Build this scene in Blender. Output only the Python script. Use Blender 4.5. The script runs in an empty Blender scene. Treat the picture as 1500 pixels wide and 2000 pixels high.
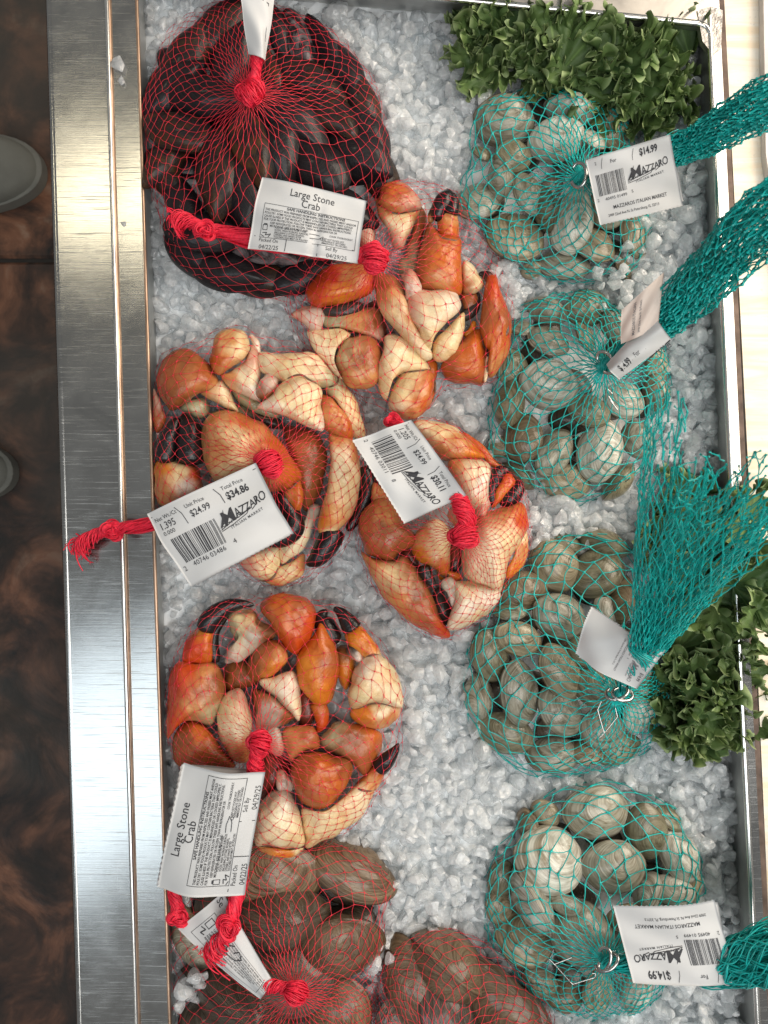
import bpy, math, random
import numpy as np
from mathutils import Vector, Matrix, noise
from mathutils.bvhtree import BVHTree
random.seed(7); rng = np.random.default_rng(7)
PI = math.pi
scene = bpy.context.scene
COL = scene.collection

# ------------------------------------------------------------------ camera
CAMZ = 0.80                    # metres above the ice
FP = 1600.0                    # 2000 px of the photograph span 1 m on the ice
cam_d = bpy.data.cameras.new('camera'); cam = bpy.data.objects.new('camera', cam_d); COL.objects.link(cam)
cam.location = (0, 0, CAMZ); cam.rotation_euler = (0, 0, 0)
cam_d.sensor_width = 36; cam_d.lens = 28.8; cam_d.clip_start = 0.01; cam_d.clip_end = 50
cam_d.dof.use_dof = True; cam_d.dof.focus_distance = 0.755; cam_d.dof.aperture_fstop = 9.0
scene.camera = cam

# ------------------------------------------------------------------ light
world = bpy.data.worlds.new('World'); scene.world = world; world.use_nodes = True
bg = world.node_tree.nodes['Background']; bg.inputs[0].default_value = (0.90, 0.90, 0.88, 1); bg.inputs[1].default_value = 0.24
def area(name, loc, target, sx, sy, power, color):
    d = bpy.data.lights.new(name, 'AREA'); d.shape = 'RECTANGLE'; d.size = sx; d.size_y = sy
    d.energy = power; d.color = color
    o = bpy.data.objects.new(name, d); COL.objects.link(o); o.location = loc
    o.rotation_euler = (Vector(target)-Vector(loc)).to_track_quat('-Z', 'Y').to_euler()
    return o
area('window_light', (1.15, 0.60, 0.85), (0.05, 0.0, 0), 1.3, 0.9, 25, (1.0, 0.87, 0.72))
area('shop_light_cool', (-1.15, -0.98, 2.5), (-0.2, -0.2, 0), 0.75, 0.85, 6, (0.80, 0.92, 1.0))
area('shop_light_warm', (-1.12, 1.24, 2.5), (-0.1, 0.1, 0), 0.42, 0.24, 2.4, (1.0, 0.88, 0.62))
area('ceiling_light', (0.5, -0.7, 2.2), (0, 0, 0), 1.6, 1.3, 27, (1.0, 0.985, 0.95))
scene.view_settings.view_transform = 'Standard'; scene.view_settings.look = 'None'
scene.view_settings.gamma = 1; scene.view_settings.exposure = 0.17
scene.view_settings.use_curve_mapping = False
scene.cycles.max_bounces = 12; scene.cycles.diffuse_bounces = 8; scene.cycles.transmission_bounces = 6; scene.cycles.transparent_max_bounces = 14
scene.cycles.caustics_reflective = False; scene.cycles.caustics_refractive = False
scene.cycles.sample_clamp_indirect = 3

# ------------------------------------------------------------------ helpers
def W(px, py, z=0.0):
    d = CAMZ - z
    return Vector(((px-750)*d/FP, (1000-py)*d/FP, z))
def Wn(px, py, z):
    px = np.asarray(px, float); py = np.asarray(py, float); z = np.asarray(z, float)+0*px
    d = CAMZ - z
    return np.stack([(px-750)*d/FP, (1000-py)*d/FP, z], -1)
def S(n, z=0.0): return n*(CAMZ-z)/FP

USED = {}
def tag(o, label, cat, group=None, kind=None):
    if label: o['label'] = label
    if cat: o['category'] = cat
    if group: o['group'] = group
    if kind: o['kind'] = kind
def empty(name, loc, label, cat, group=None, rot=None):
    o = bpy.data.objects.new(name, None); COL.objects.link(o); o.location = loc; o.empty_display_size = .01
    if rot is not None: o.rotation_euler = rot
    tag(o, label, cat, group); return o
def meshdata(name, V, F, mat, col=None, uv=None, smooth=True):
    V = np.asarray(V, np.float32)
    me = bpy.data.meshes.new(name)
    if isinstance(F, np.ndarray):
        n, k = F.shape
        me.vertices.add(len(V)); me.vertices.foreach_set('co', V.ravel())
        me.loops.add(n*k); me.loops.foreach_set('vertex_index', F.astype(np.int32).ravel())
        me.polygons.add(n); me.polygons.foreach_set('loop_start', (np.arange(n)*k).astype(np.int32))
        me.polygons.foreach_set('loop_total', np.full(n, k, np.int32))
        me.update(calc_edges=True); me.validate()
    else:
        me.from_pydata([tuple(map(float, v)) for v in V], [], F); me.update()
    me.polygons.foreach_set('use_smooth', [smooth]*len(me.polygons))
    if col is not None:
        a = me.color_attributes.new('Col', 'FLOAT_COLOR', 'POINT')
        c = np.ones((len(V), 4), np.float32); c[:, :3] = col; a.data.foreach_set('color', c.ravel())
    if uv is not None:
        a = me.attributes.new('ring', 'FLOAT_VECTOR', 'POINT')
        c = np.zeros((len(V), 3), np.float32); c[:, :2] = uv; a.data.foreach_set('vector', c.ravel())
    me.materials.append(mat)
    return me
def part(name, V, F, mat, parent=None, **kw):
    """world-space vertices -> a mesh object (child of parent, which may be rotated only if vertices are local)"""
    V = np.asarray(V, float)
    if parent is not None:
        q = parent; off = np.zeros(3)
        while q is not None: off += np.array(q.location); q = q.parent
        V = V - off
    me = meshdata(name, V, F, mat, **kw)
    o = bpy.data.objects.new(name, me); COL.objects.link(o); o.parent = parent
    return o
def grid_faces(n, m, wrap_n=False, wrap_m=False, base=0):
    """n rows x m columns of vertices"""
    I = np.arange(n if wrap_n else n-1)[:, None]; J = np.arange(m if wrap_m else m-1)[None, :]
    a = I*m+J; b = I*m+(J+1) % m; c = ((I+1) % n)*m+(J+1) % m; d = ((I+1) % n)*m+J
    return np.stack([a, b, c, d], -1).reshape(-1, 4)+base
def tubes(P, R, m=4, caps=False):
    """P (n,k,3) polylines, R (n,k) radii -> V,F"""
    P = np.asarray(P, float); n, k, _ = P.shape; R = np.broadcast_to(np.asarray(R, float), (n, k))
    T = np.empty_like(P); T[:, 1:-1] = P[:, 2:]-P[:, :-2]; T[:, 0] = P[:, 1]-P[:, 0]; T[:, -1] = P[:, -1]-P[:, -2]
    T /= np.linalg.norm(T, axis=-1, keepdims=True)+1e-12
    up = np.zeros_like(T); up[..., 2] = 1; flat = np.abs(T[..., 2]) > .95; up[flat] = (0.3, 1, 0)
    A = np.cross(T, up); A /= np.linalg.norm(A, axis=-1, keepdims=True)+1e-12
    B = np.cross(A, T)
    an = np.arange(m)*2*PI/m+.3
    V = P[:, :, None]+R[:, :, None, None]*(np.cos(an)[None, None, :, None]*A[:, :, None]+np.sin(an)[None, None, :, None]*B[:, :, None])
    f = grid_faces(k, m, wrap_m=True)
    F = (f[None]+(np.arange(n)*k*m)[:, None, None]).reshape(-1, 4)
    return V.reshape(-1, 3), F
def join(L):
    V = []; F = []; b = 0
    for v, f in L:
        V.append(v); F.append(f+b); b += len(v)
    return np.concatenate(V), np.concatenate(F)
def resample(pts, n):
    """Catmull-Rom through the rows of pts, n samples"""
    P = np.asarray(pts, float); k = len(P)
    Q = np.vstack([2*P[0]-P[1], P, 2*P[-1]-P[-2]])
    out = []
    for s in np.linspace(0, k-1-1e-9, n):
        i = int(s); t = s-i; a, b, c, d = Q[i:i+4]
        out.append(.5*((2*b)+(-a+c)*t+(2*a-5*b+4*c-d)*t*t+(-a+3*b-3*c+d)*t**3))
    return np.array(out)
def closed_curve(pts, per=6, sharp=.5):
    P = np.asarray(pts, float); k = len(P); out = []
    for i in range(k):
        a, b, c, d = P[i-1], P[i], P[(i+1) % k], P[(i+2) % k]
        for j in range(per):
            t = j/per
            out.append(b*(1-t)*(1-t)*(1+2*t)+c*t*t*(3-2*t)+sharp*((c-a)*t*(1-t)**2-(d-b)*t*t*(1-t)))
    return np.array(out)
def inside(poly, x, y):
    P = np.asarray(poly, float); x = np.asarray(x, float); y = np.asarray(y, float)
    r = np.zeros(x.shape, bool); j = len(P)-1
    for i in range(len(P)):
        xi, yi = P[i]; xj, yj = P[j]
        cnd = ((yi > y) != (yj > y)) & (x < (xj-xi)*(y-yi)/(yj-yi+1e-12)+xi)
        r ^= cnd; j = i
    return r

# ------------------------------------------------------------------ materials
class MT:
    def __init__(s, name):
        s.m = bpy.data.materials.new(name); s.m.use_nodes = True; s.t = s.m.node_tree; s.n = s.t.nodes
        s.b = s.n['Principled BSDF']
    def node(s, typ, **kw):
        o = s.n.new(typ)
        for k, v in kw.items():
            if hasattr(o, k) and k not in ('Scale',): setattr(o, k, v)
            else: o.inputs[k].default_value = v
        return o
    def link(s, a, b): s.t.links.new(a, b)
    def set(s, **kw):
        for k, v in kw.items():
            k = k.replace('_', ' '); s.b.inputs[k].default_value = v
        return s
    def noise(s, scale, detail=4, vec=None, rough=.55, dist=0):
        o = s.n.new('ShaderNodeTexNoise'); o.inputs['Scale'].default_value = scale; o.inputs['Detail'].default_value = detail
        o.inputs['Roughness'].default_value = rough; o.inputs['Distortion'].default_value = dist
        if vec is not None: s.link(vec, o.inputs['Vector'])
        return o.outputs['Fac']
    def coord(s, which='Object', scale=(1, 1, 1), rot=(0, 0, 0)):
        c = s.n.new('ShaderNodeTexCoord'); m = s.n.new('ShaderNodeMapping')
        m.inputs['Scale'].default_value = scale; m.inputs['Rotation'].default_value = rot
        s.link(c.outputs[which], m.inputs['Vector']); return m.outputs['Vector']
    def attr(s, name, scale=(1, 1, 1)):
        c = s.n.new('ShaderNodeAttribute'); c.attribute_name = name
        m = s.n.new('ShaderNodeMapping'); m.inputs['Scale'].default_value = scale
        s.link(c.outputs['Vector'], m.inputs['Vector']); return m.outputs['Vector']
    def ramp(s, fac, stops):
        r = s.n.new('ShaderNodeValToRGB'); e = r.color_ramp.elements
        while len(e) < len(stops): e.new(.5)
        for i, (p, c) in enumerate(stops):
            e[i].position = p; e[i].color = (*c, 1) if not isinstance(c, (int, float)) else (c, c, c, 1)
        s.link(fac, r.inputs[0]); return r.outputs[0]
    def mix(s, fac, a, b, mode='MIX'):
        o = s.n.new('ShaderNodeMix'); o.data_type = 'RGBA'; o.blend_type = mode
        for v, k in ((fac, 0), (a, 6), (b, 7)):
            if isinstance(v, bpy.types.NodeSocket): s.link(v, o.inputs[k])
            elif k == 0: o.inputs[0].default_value = v
            else: o.inputs[k].default_value = (*v, 1)
        return o.outputs[2]
    def bump(s, h, strength=.5, dist=.001, prev=None):
        o = s.n.new('ShaderNodeBump'); o.inputs['Strength'].default_value = strength; o.inputs['Distance'].default_value = dist
        s.link(h, o.inputs['Height'])
        if prev is not None: s.link(prev, o.inputs['Normal'])
        s.link(o.outputs[0], s.b.inputs['Normal']); return o.outputs[0]
    def color(s, c): s.link(c, s.b.inputs['Base Color'])
    def rough(s, c): s.link(c, s.b.inputs['Roughness'])

def m_steel(name, base=(.46, .46, .45), r0=.15, r1=.25, sc=(1, 1, 1), bump=.04):
    t = MT(name); t.set(Metallic=1.0)
    v = t.coord('Object')
    blot = t.noise(16, 5, v, .6, 1.5)
    scr = t.noise(1, 3, t.coord('Object', (12*sc[0], 1500*sc[1], 40)), .6)          # cross scratches
    scr2 = t.noise(1, 2, t.coord('Object', (22, 1300, 40), (0, 0, .45)), .6)
    brush = t.noise(1, 2, t.coord('Object', (1800, 14, 40)), .6)                   # brushing along the rail
    c = t.mix(t.ramp(blot, [(.35, 0), (.7, 1)]), tuple(x*.80 for x in base), base)
    c = t.mix(t.ramp(scr, [(.63, 0), (.74, .5)]), c, (.8, .8, .78))
    t.color(c)
    ad = t.n.new('ShaderNodeMath'); ad.operation = 'ADD'; ad.use_clamp = True; scc = t.n.new('ShaderNodeMath'); scc.operation = 'MAXIMUM'
    t.link(t.ramp(scr, [(.66, 0), (.74, .28)]), scc.inputs[0]); t.link(t.ramp(scr2, [(.60, 0), (.70, .22)]), scc.inputs[1])
    t.link(t.ramp(blot, [(.3, r0), (.62, (r0+r1)/2), (.75, r1)]), ad.inputs[0]); t.link(scc.outputs[0], ad.inputs[1]); t.rough(ad.outputs[0])
    b = t.bump(scr, bump, .0006); b = t.bump(brush, .05, .0002, b); t.bump(scr2, bump*.6, .0005, b)
    return t.m
STEEL = m_steel('brushed steel'); STEEL_IN = m_steel('wet inner steel', (.62, .62, .60), .42, .62, bump=.10)
def m_simple(name, col, rough=.5, var=.2, scale=60, metallic=0, bump=0, bscale=200, **kw):
    t = MT(name); t.set(Metallic=metallic, Roughness=rough, **kw)
    n = t.noise(scale, 5, t.coord('Object'))
    t.color(t.mix(t.ramp(n, [(.3, 0), (.7, 1)]), tuple(c*(1-var) for c in col), tuple(min(1, c*(1+var)) for c in col)))
    if bump: t.bump(t.noise(bscale, 4, t.coord('Object')), bump, .001)
    return t.m
COPPER = m_simple('rusty seam', (.50, .34, .24), .35, .35, 30, metallic=.8)
RIM = m_simple('polished rim', (.72, .72, .70), .22, .15, 40, metallic=1)
RED = m_simple('red nylon string', (.78, .025, .06), .45, .25, 500, Specular_IOR_Level=.35)
RED_T = m_simple('thin red net string', (.72, .035, .06), .5, .3, 300, Specular_IOR_Level=.3)
TEAL = m_simple('teal plastic net', (.008, .42, .39), .28, .3, 120, Specular_IOR_Level=.5)
WIRE = m_simple('shiny clip wire', (.50, .50, .49), .2, .05, 50, metallic=1)
INK = m_simple('printed ink', (.025, .025, .03), .6, .2, 100)
def m_ink2():
    return m_simple('grey printed ink', (.16, .16, .17), .6, .2, 100)
INK2 = m_ink2()
def m_paper(name, col):
    t = MT(name); t.set(Roughness=.42, Specular_IOR_Level=.35)
    n = t.noise(40, 4, t.coord('Object'))
    t.color(t.mix(n, tuple(c*.93 for c in col), col)); t.bump(t.noise(14, 3, t.coord('Object')), .25, .006)
    return t.m
PAPER = m_paper('white label paper', (.60, .605, .61)); PAPER_W = m_paper('label paper with backlight tint', (.74, .62, .55))  # second paper has warm backlight put into its colour

def m_ice():
    """wet crushed ice: clear where solid, milky where cracked, glossy skin"""
    t = MT('crushed ice'); v = t.coord('Object'); N = t.n
    n = t.noise(80, 5, v, .62); n2 = t.noise(420, 3, v, .6); cl = t.noise(26, 3, v, .5)
    vo = N.new('ShaderNodeTexVoronoi'); vo.inputs['Scale'].default_value = 170; t.link(v, vo.inputs['Vector'])
    b1 = N.new('ShaderNodeBump'); b1.inputs['Strength'].default_value = .55; b1.inputs['Distance'].default_value = .003; t.link(vo.outputs['Distance'], b1.inputs['Height'])
    b2 = N.new('ShaderNodeBump'); b2.inputs['Strength'].default_value = .35; b2.inputs['Distance'].default_value = .001; t.link(n2, b2.inputs['Height']); t.link(b1.outputs[0], b2.inputs['Normal'])
    def sh(typ, **k):
        o = N.new(typ)
        for q, w in k.items(): o.inputs[q].default_value = w
        if 'Normal' in o.inputs: t.link(b2.outputs[0], o.inputs['Normal'])
        return o
    df = sh('ShaderNodeBsdfDiffuse'); t.link(t.mix(n, (.86, .90, .92), (.99, .99, .99)), df.inputs['Color'])
    tl = sh('ShaderNodeBsdfTranslucent', Color=(.98, .99, 1, 1))
    tp = sh('ShaderNodeBsdfTransparent', Color=(.97, .985, .99, 1)); gl = sh('ShaderNodeBsdfGlossy', Roughness=.08, Color=(1, 1, 1, 1))
    fr = N.new('ShaderNodeFresnel'); fr.inputs['IOR'].default_value = 1.55; t.link(b2.outputs[0], fr.inputs['Normal'])
    def mixs(f, x, y):
        m = N.new('ShaderNodeMixShader')
        if isinstance(f, float): m.inputs[0].default_value = f
        else: t.link(f, m.inputs[0])
        t.link(x.outputs[0], m.inputs[1]); t.link(y.outputs[0], m.inputs[2]); return m
    body = mixs(.6, df, tl); mil = mixs(t.ramp(n, [(.36, .58), (.58, .12)]), body, tp)
    ge = N.new('ShaderNodeNewGeometry'); iv = N.new('ShaderNodeMath'); iv.operation = 'SUBTRACT'; iv.inputs[0].default_value = 1; t.link(ge.outputs['Backfacing'], iv.inputs[1])
    mu = N.new('ShaderNodeMath'); mu.operation = 'MULTIPLY'; t.link(fr.outputs[0], mu.inputs[0]); t.link(iv.outputs[0], mu.inputs[1]); out = mixs(mu.outputs[0], mil, gl)
    t.link(out.outputs[0], N['Material Output'].inputs[0]); return t.m
ICE = m_ice(); SNOW = m_simple('packed ice bed', (.90, .92, .93), .5, .05, 60, bump=.6, bscale=150)

def m_clam(name='clam shell', st=1.0, fq=1.0):
    t = MT(name)
    oi = t.n.new('ShaderNodeObjectInfo')
    a = t.attr('ring', (1.6, 17*fq, 1)); fine = t.attr('ring', (2.5, 46*fq, 1)); wide = t.attr('ring', (1.2, 5*fq, 1))
    off = t.n.new('ShaderNodeVectorMath'); off.operation = 'ADD'; t.link(wide, off.inputs[0])
    cmb = t.n.new('ShaderNodeCombineXYZ'); ml = t.n.new('ShaderNodeMath'); ml.operation = 'MULTIPLY'; ml.inputs[1].default_value = 37
    t.link(oi.outputs['Random'], ml.inputs[0]); t.link(ml.outputs[0], cmb.inputs[0]); t.link(ml.outputs[0], cmb.inputs[1]); t.link(cmb.outputs[0], off.inputs[1])
    off2 = t.n.new('ShaderNodeVectorMath'); off2.operation = 'ADD'; t.link(a, off2.inputs[0]); t.link(cmb.outputs[0], off2.inputs[1])
    nw = t.noise(1, 4, off.outputs[0], .65, .6); na = t.noise(1, 5, off2.outputs[0], .6, .3); nf = t.noise(1, 3, fine, .6)
    patch = t.noise(1, 4, t.coord('Object', (2.2, 2.2, 2.2)), .6)
    base = oi.outputs['Color']
    dark = t.mix(1.0, base, (.42, .36, .28), 'MULTIPLY'); light = t.mix(1.0, base, (1.55, 1.6, 1.65), 'MULTIPLY')
    c = t.mix(t.ramp(nw, [(.38, 0), (.60, 1)]), dark, base)
    c = t.mix(t.ramp(na, [(.45, 0), (.68, .55)]), c, light)
    c = t.mix(t.ramp(nf, [(.36, min(1, .35*st)), (.53, 0)]), c, dark)
    c = t.mix(t.ramp(patch, [(.52, 0), (.7, .55)]), c, light)
    sx = t.n.new('ShaderNodeSeparateXYZ'); t.link(t.attr('ring'), sx.inputs[0])
    c = t.mix(t.ramp(sx.outputs[1], [(.90, 0), (.955, .55), (.975, 0), (.99, .95)]), c, t.mix(1.0, base, (.22, .17, .12), 'MULTIPLY'))
    t.color(c); t.set(Roughness=.33, Specular_IOR_Level=.5, Coat_Weight=.45, Coat_Roughness=.12)
    b = t.bump(na, .5, .0019*st); b = t.bump(nf, .35, .0005*st, b); t.bump(nw, .3, .002, b)
    return t.m
CLAM = m_clam(); QUAHOG = m_clam('ridged quahog shell', 2.6, 1.25)
def m_mussel():
    t = MT('mussel shell'); oi = t.n.new('ShaderNodeObjectInfo')
    a = t.attr('ring', (1.5, 45, 1)); na = t.noise(1, 4, a, .6, .4)
    v = t.coord('Object', (1.6, 1.6, 1.6)); p = t.noise(2.0, 6, v, .68, .5); p2 = t.noise(1.4, 5, t.coord('Object', (2.6, 2.6, 2.6)), .7)
    c = t.mix(t.ramp(na, [(.4, 0), (.65, 1)]), (.006, .005, .006), (.020, .015, .017))
    c = t.mix(t.ramp(p, [(.43, 0), (.60, .85)]), c, oi.outputs['Color'])
    c = t.mix(t.ramp(p2, [(.70, 0), (.80, .6)]), c, (.30, .29, .33))
    t.color(c); t.set(Roughness=.40, Specular_IOR_Level=.22, Coat_Weight=.22, Coat_Roughness=.14)
    b = t.bump(na, .45, .001); t.bump(p, .5, .002, b)
    return t.m
MUSSEL = m_mussel()
def m_crab():
    t = MT('crab shell'); v = t.coord('Object')
    a = t.n.new('ShaderNodeVertexColor'); a.layer_name = 'Col'
    n = t.noise(130, 5, v, .6); n2 = t.noise(38, 5, v, .6, .6); n3 = t.noise(700, 3, v, .6)
    c = t.mix(t.ramp(n2, [(.42, 0), (.68, .55)]), a.outputs[0], t.mix(1.0, a.outputs[0], (.92, .55, .38), 'MULTIPLY'))
    c = t.mix(t.ramp(n, [(.52, 0), (.70, .62)]), c, t.mix(1.0, a.outputs[0], (.66, .42, .30), 'MULTIPLY'))
    c = t.mix(t.ramp(n3, [(.52, 0), (.75, .35)]), c, t.mix(1.0, a.outputs[0], (1.35, 1.42, 1.5), 'MULTIPLY'))
    t.color(c); t.set(Roughness=.27, Specular_IOR_Level=.5, Subsurface_Weight=.08, Subsurface_Scale=.004)
    t.b.inputs['Subsurface Radius'].default_value = (1, .4, .2)
    b = t.bump(n3, .25, .0008); b = t.bump(n, .22, .0014, b); t.bump(n2, .5, .005, b)
    return t.m
CRAB = m_crab()
def m_kale():
    t = MT('kale leaf'); v = t.coord('Object'); a = t.n.new('ShaderNodeVertexColor'); a.layer_name = 'Col'
    n = t.noise(60, 5, v); n2 = t.noise(400, 3, v)
    t.color(t.mix(t.ramp(n, [(.3, 0), (.7, .5)]), a.outputs[0], t.mix(1.0, a.outputs[0], (.5, .62, .5), 'MULTIPLY')))
    t.set(Roughness=.52, Specular_IOR_Level=.3)
    t.bump(n2, .3, .001)
    return t.m
KALE = m_kale()
# ------------------------------------------------------------------ setting: floor, shoes
def m_floor():
    t = MT('mottled slate floor'); v = t.coord('Object')
    n = t.noise(9, 7, v, .62, .8); n2 = t.noise(14, 5, v, .6, .4); n3 = t.noise(2.1, 3, v)
    c = t.ramp(n, [(.36, (.004, .003, .003)), (.47, (.055, .024, .014)), (.60, (.19, .080, .042)), (.72, (.30, .20, .14))])
    c = t.mix(t.ramp(n2, [(.45, 0), (.62, .8)]), c, (.014, .011, .009))
    t.color(t.mix(t.ramp(n3, [(.45, 0), (.6, .7)]), c, (.05, .045, .038)))
    t.rough(t.ramp(n2, [(.3, .45), (.7, .7)])); t.bump(n, .5, .006)
    return t.m
FZ = -0.42
def slab(poly, z0, z1):
    """polygon (pixels, read at height z1) as a solid"""
    V = [W(x, y, z1) for x, y in poly]; n = len(V)
    V2 = [Vector((p.x, p.y, z0)) for p in V]
    F = [tuple(range(n))[::-1], tuple(range(n, 2*n))]+[(i, (i+1) % n, n+(i+1) % n, n+i) for i in range(n)]
    return [tuple(p) for p in V+V2], F
GROUT = m_simple('dark grout', (.02, .017, .014), .8)
o = part('floor', [(-3, -3, FZ), (3, -3, FZ), (3, 3, FZ), (-3, 3, FZ)], [(0, 1, 2, 3)], GROUT); tag(o, None, None, kind='structure')
FLOORM = m_floor()
tv = []; tf = []
ts = 1.24
for i in range(-3, 3):
    for j in range(-4, 5):
        x0 = -1.24+i*ts; y0 = .374+j*ts; g = .003; b = .004
        base = len(tv)
        for (dz, e) in ((0.001, 0), (0.005, b)):
            tv += [(x0+g+e, y0+g+e, FZ+dz), (x0+ts-g-e, y0+g+e, FZ+dz), (x0+ts-g-e, y0+ts-g-e, FZ+dz), (x0+g+e, y0+ts-g-e, FZ+dz)]
        tf += [(base+4, base+5, base+6, base+7)]+[(base+k, base+(k+1) % 4, base+4+(k+1) % 4, base+4+k) for k in range(4)]
o = part('floor_tiles', tv, tf, FLOORM, smooth=False); tag(o, None, None, kind='structure')

SHOE = m_simple('grey canvas shoe', (.15, .15, .13), .75, .12, 25, bump=.3, bscale=500); SOLE = m_simple('pale grey sole', (.17, .17, .15), .6, .1)
def shoe(tipx, cy, label, w, ang):
    root = empty('shoe', W(tipx-110, cy, FZ), label, 'shoe', 'shoes of the shoppers beside the counter')
    L = .27
    def body(scale, z0, z1, top, name, mat, par=root, ribs=False):
        ns, nr = 44, 40
        V = []
        for i in range(ns):
            s = i/(ns-1)
            a = s*PI/2
            for j in range(nr):
                th = 2*PI*j/nr
                # outline: rounded toe at +x
                ux, uy = math.cos(th), math.sin(th)
                rx = L*.5*scale; ry = w*.5*scale
                p = 2.3
                k = (abs(ux)**p+abs(uy)**p)**(-1/p)
                x = k*ux*rx; y = k*uy*ry*(1-.10*(1 if x < 0 else 0))
                sh = math.cos(a)**.55 if top else 1
                z = z0+(z1-z0)*(math.sin(a)**.8 if top else s)
                if ribs: z += .0012*math.sin((y*sh)*900)*max(0, min(1, (s-.35)*4))*(1 if x < L*.46 else 0)
                if top: z *= 1-.35*max(0, x*sh/(L*.5))
                V.append((x*sh, y*sh, z))
        F = [tuple(f) for f in grid_faces(ns, nr, wrap_m=True)]
        F.append(tuple(range((ns-1)*nr, ns*nr))); F.append(tuple(range(nr))[::-1])
        V = np.array(V); c, s_ = math.cos(ang), math.sin(ang)
        V = V @ np.array([[c, s_, 0], [-s_, c, 0], [0, 0, 1]])
        me = meshdata(name, V, F, mat); q = bpy.data.objects.new(name, me); COL.objects.link(q); q.parent = par
        q.location = (-L*.5+S(110, FZ), 0, 0)
    body(1.0, .006, .028, False, 'sole', SOLE)
    body(.955, .026, .080, True, 'upper', SHOE, ribs=True)
shoe(97, 352, 'grey ribbed shoe toe on the dark floor, nearer the top edge', .118, .06)
shoe(42, 916, 'plain grey shoe toe on the dark floor, lower of the two', .105, -.06)

# ------------------------------------------------------------------ the steel ice tray
tray = empty('ice_tray', (0, 0, -.03), 'scratched stainless steel tray filled with crushed ice', 'tray')
def strip(name, pts0, pts1, z0, z1, mat, n=40, thick=.004, m=3):
    """a bent sheet between two long edges given in pixels (top -> bottom of photo)"""
    A = resample(np.array(pts0, float), n); B = resample(np.array(pts1, float), n)
    V = []
    for k in range(m):
        f = k/(m-1); P = A*(1-f)+B*f; V.append(Wn(P[:, 0], P[:, 1], z0*(1-f)+z1*f))
    V = np.stack(V, 1)  # n,m,3
    V += np.array([0, 0, 1])*(.00035*np.sin(np.linspace(0, 9, n)))[:, None, None]
    F = grid_faces(n, m)
    V = V.reshape(-1, 3); V2 = V-np.array([0, 0, thick]); N = len(V)
    F2 = F[:, ::-1]+N
    rim = []
    idx = [i*m for i in range(n)]; idx2 = [i*m+m-1 for i in range(n)]
    for r in (idx, idx2[::-1]):
        for a, b in zip(r[:-1], r[1:]): rim.append((a, b, b+N, a+N))
    r0 = list(range(m)); r1 = list(range((n-1)*m, n*m))
    for r in (r0[::-1], r1):
        for a, b in zip(r[:-1], r[1:]): rim.append((a, b, b+N, a+N))
    return part(name, np.vstack([V, V2]), np.vstack([F, F2, np.array(rim)]), mat, tray, smooth=False)
def edge_tube(name, pts, z, r, mat, n=50):
    P = resample(np.array(pts, float), n); V = Wn(P[:, 0], P[:, 1], z)
    v, f = tubes(V[None], r, 10); return part(name, v, f, mat, tray)
LT = .034
# left: outer ledge, seam, inner ledge, rusty edge, wall
ox = lambda y: 97+(y/2000)*60
strip('outer_ledge', [(ox(y)+3, y) for y in (-80, 1000, 2080)], [(205+y*.0290, y) for y in (-80, 1000, 2080)], LT, LT, STEEL)
edge_tube('outer_edge', [(ox(y)+1.5, y) for y in (-80, 1000, 2080)], LT-.004, .0042, STEEL)
strip('ledge_apron', [(ox(y)-1, y) for y in (-80, 1000, 2080)], [(ox(y)+22, y) for y in (-80, 1000, 2080)], LT-.004, -.10, m_simple('shade-painted apron', (.12, .12, .13), .5, .2, metallic=.6))  # shade is put into the apron's dark metal colour
edge_tube('seam', [(208+y*.0290, y) for y in (-80, 1000, 2080)], LT-.0005, .0021, RIM)
edge_tube('seam', [(212+y*.0290, y) for y in (-80, 1000, 2080)], LT-.0025, .0018, COPPER)
strip('inner_ledge', [(213+y*.0290, y) for y in (-80, 1000, 2080)], [(265+y*.0322, y) for y in (-80, 1000, 2080)], LT-.004, LT-.003, STEEL)
edge_tube('inner_edge', [(267+y*.0322, y) for y in (-80, 1000, 2080)], LT-.004, .0017, COPPER)
strip('side_wall', [(269+y*.0322, y) for y in (-80, 1000, 2080)], [(292+y*.030, y) for y in (-80, 1000, 2080)], LT-.006, -.03, STEEL_IN)
# right: wall, bright rim, flat rail, dark channel
rx = lambda y: 1383+(y-60)*.0475+(2 if y > 1000 else 0)
strip('side_wall', [(rx(y)-42, y) for y in (20, 1000, 2080)], [(rx(y), y) for y in (20, 1000, 2080)], -.03, .045, STEEL_IN)
edge_tube('rail_rim', [(rx(y)+3, y) for y in (30, 1000, 2080)], .0455, .0028, RIM)
strip('side_rail', [(rx(y)+5, y) for y in (-80, 1000, 2080)], [(rx(y)+24, y) for y in (-80, 1000, 2080)], .044, .043, STEEL)
strip('channel', [(rx(y)+24, y) for y in (-80, 1000, 2080)], [(rx(y)+34, y) for y in (-80, 1000, 2080)], .030, .030, m_simple('brown mottled channel', (.14, .10, .08), .6, .5, 60, metallic=.5))  # dark brown mottled strip between rail and board
# top: wall and rim
ty = lambda x: 0+(x-860)*.098 if x > 600 else -24
strip('end_wall', [(250, -10), (530, 10), (870, 38), (1384, 84)], [(250, -62), (530, -36), (870, -4), (1384, 52)], -.03, .045, STEEL_IN)
edge_tube('rail_rim', [(250, -60), (530, -35), (870, -3), (1300, 40), (1368, 48), (1386, 64)], .0455, .0030, RIM)
strip('end_rail', [(250, -64), (530, -38), (870, -6), (1384, 44)], [(250, -140), (530, -120), (870, -100), (1405, -70)], .046, .044, m_steel('sun-painted rail', (.74, .70, .64), .3, .5, (8, .1, 1)))  # sunlight is put into this lighter, warmer steel colour
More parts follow.
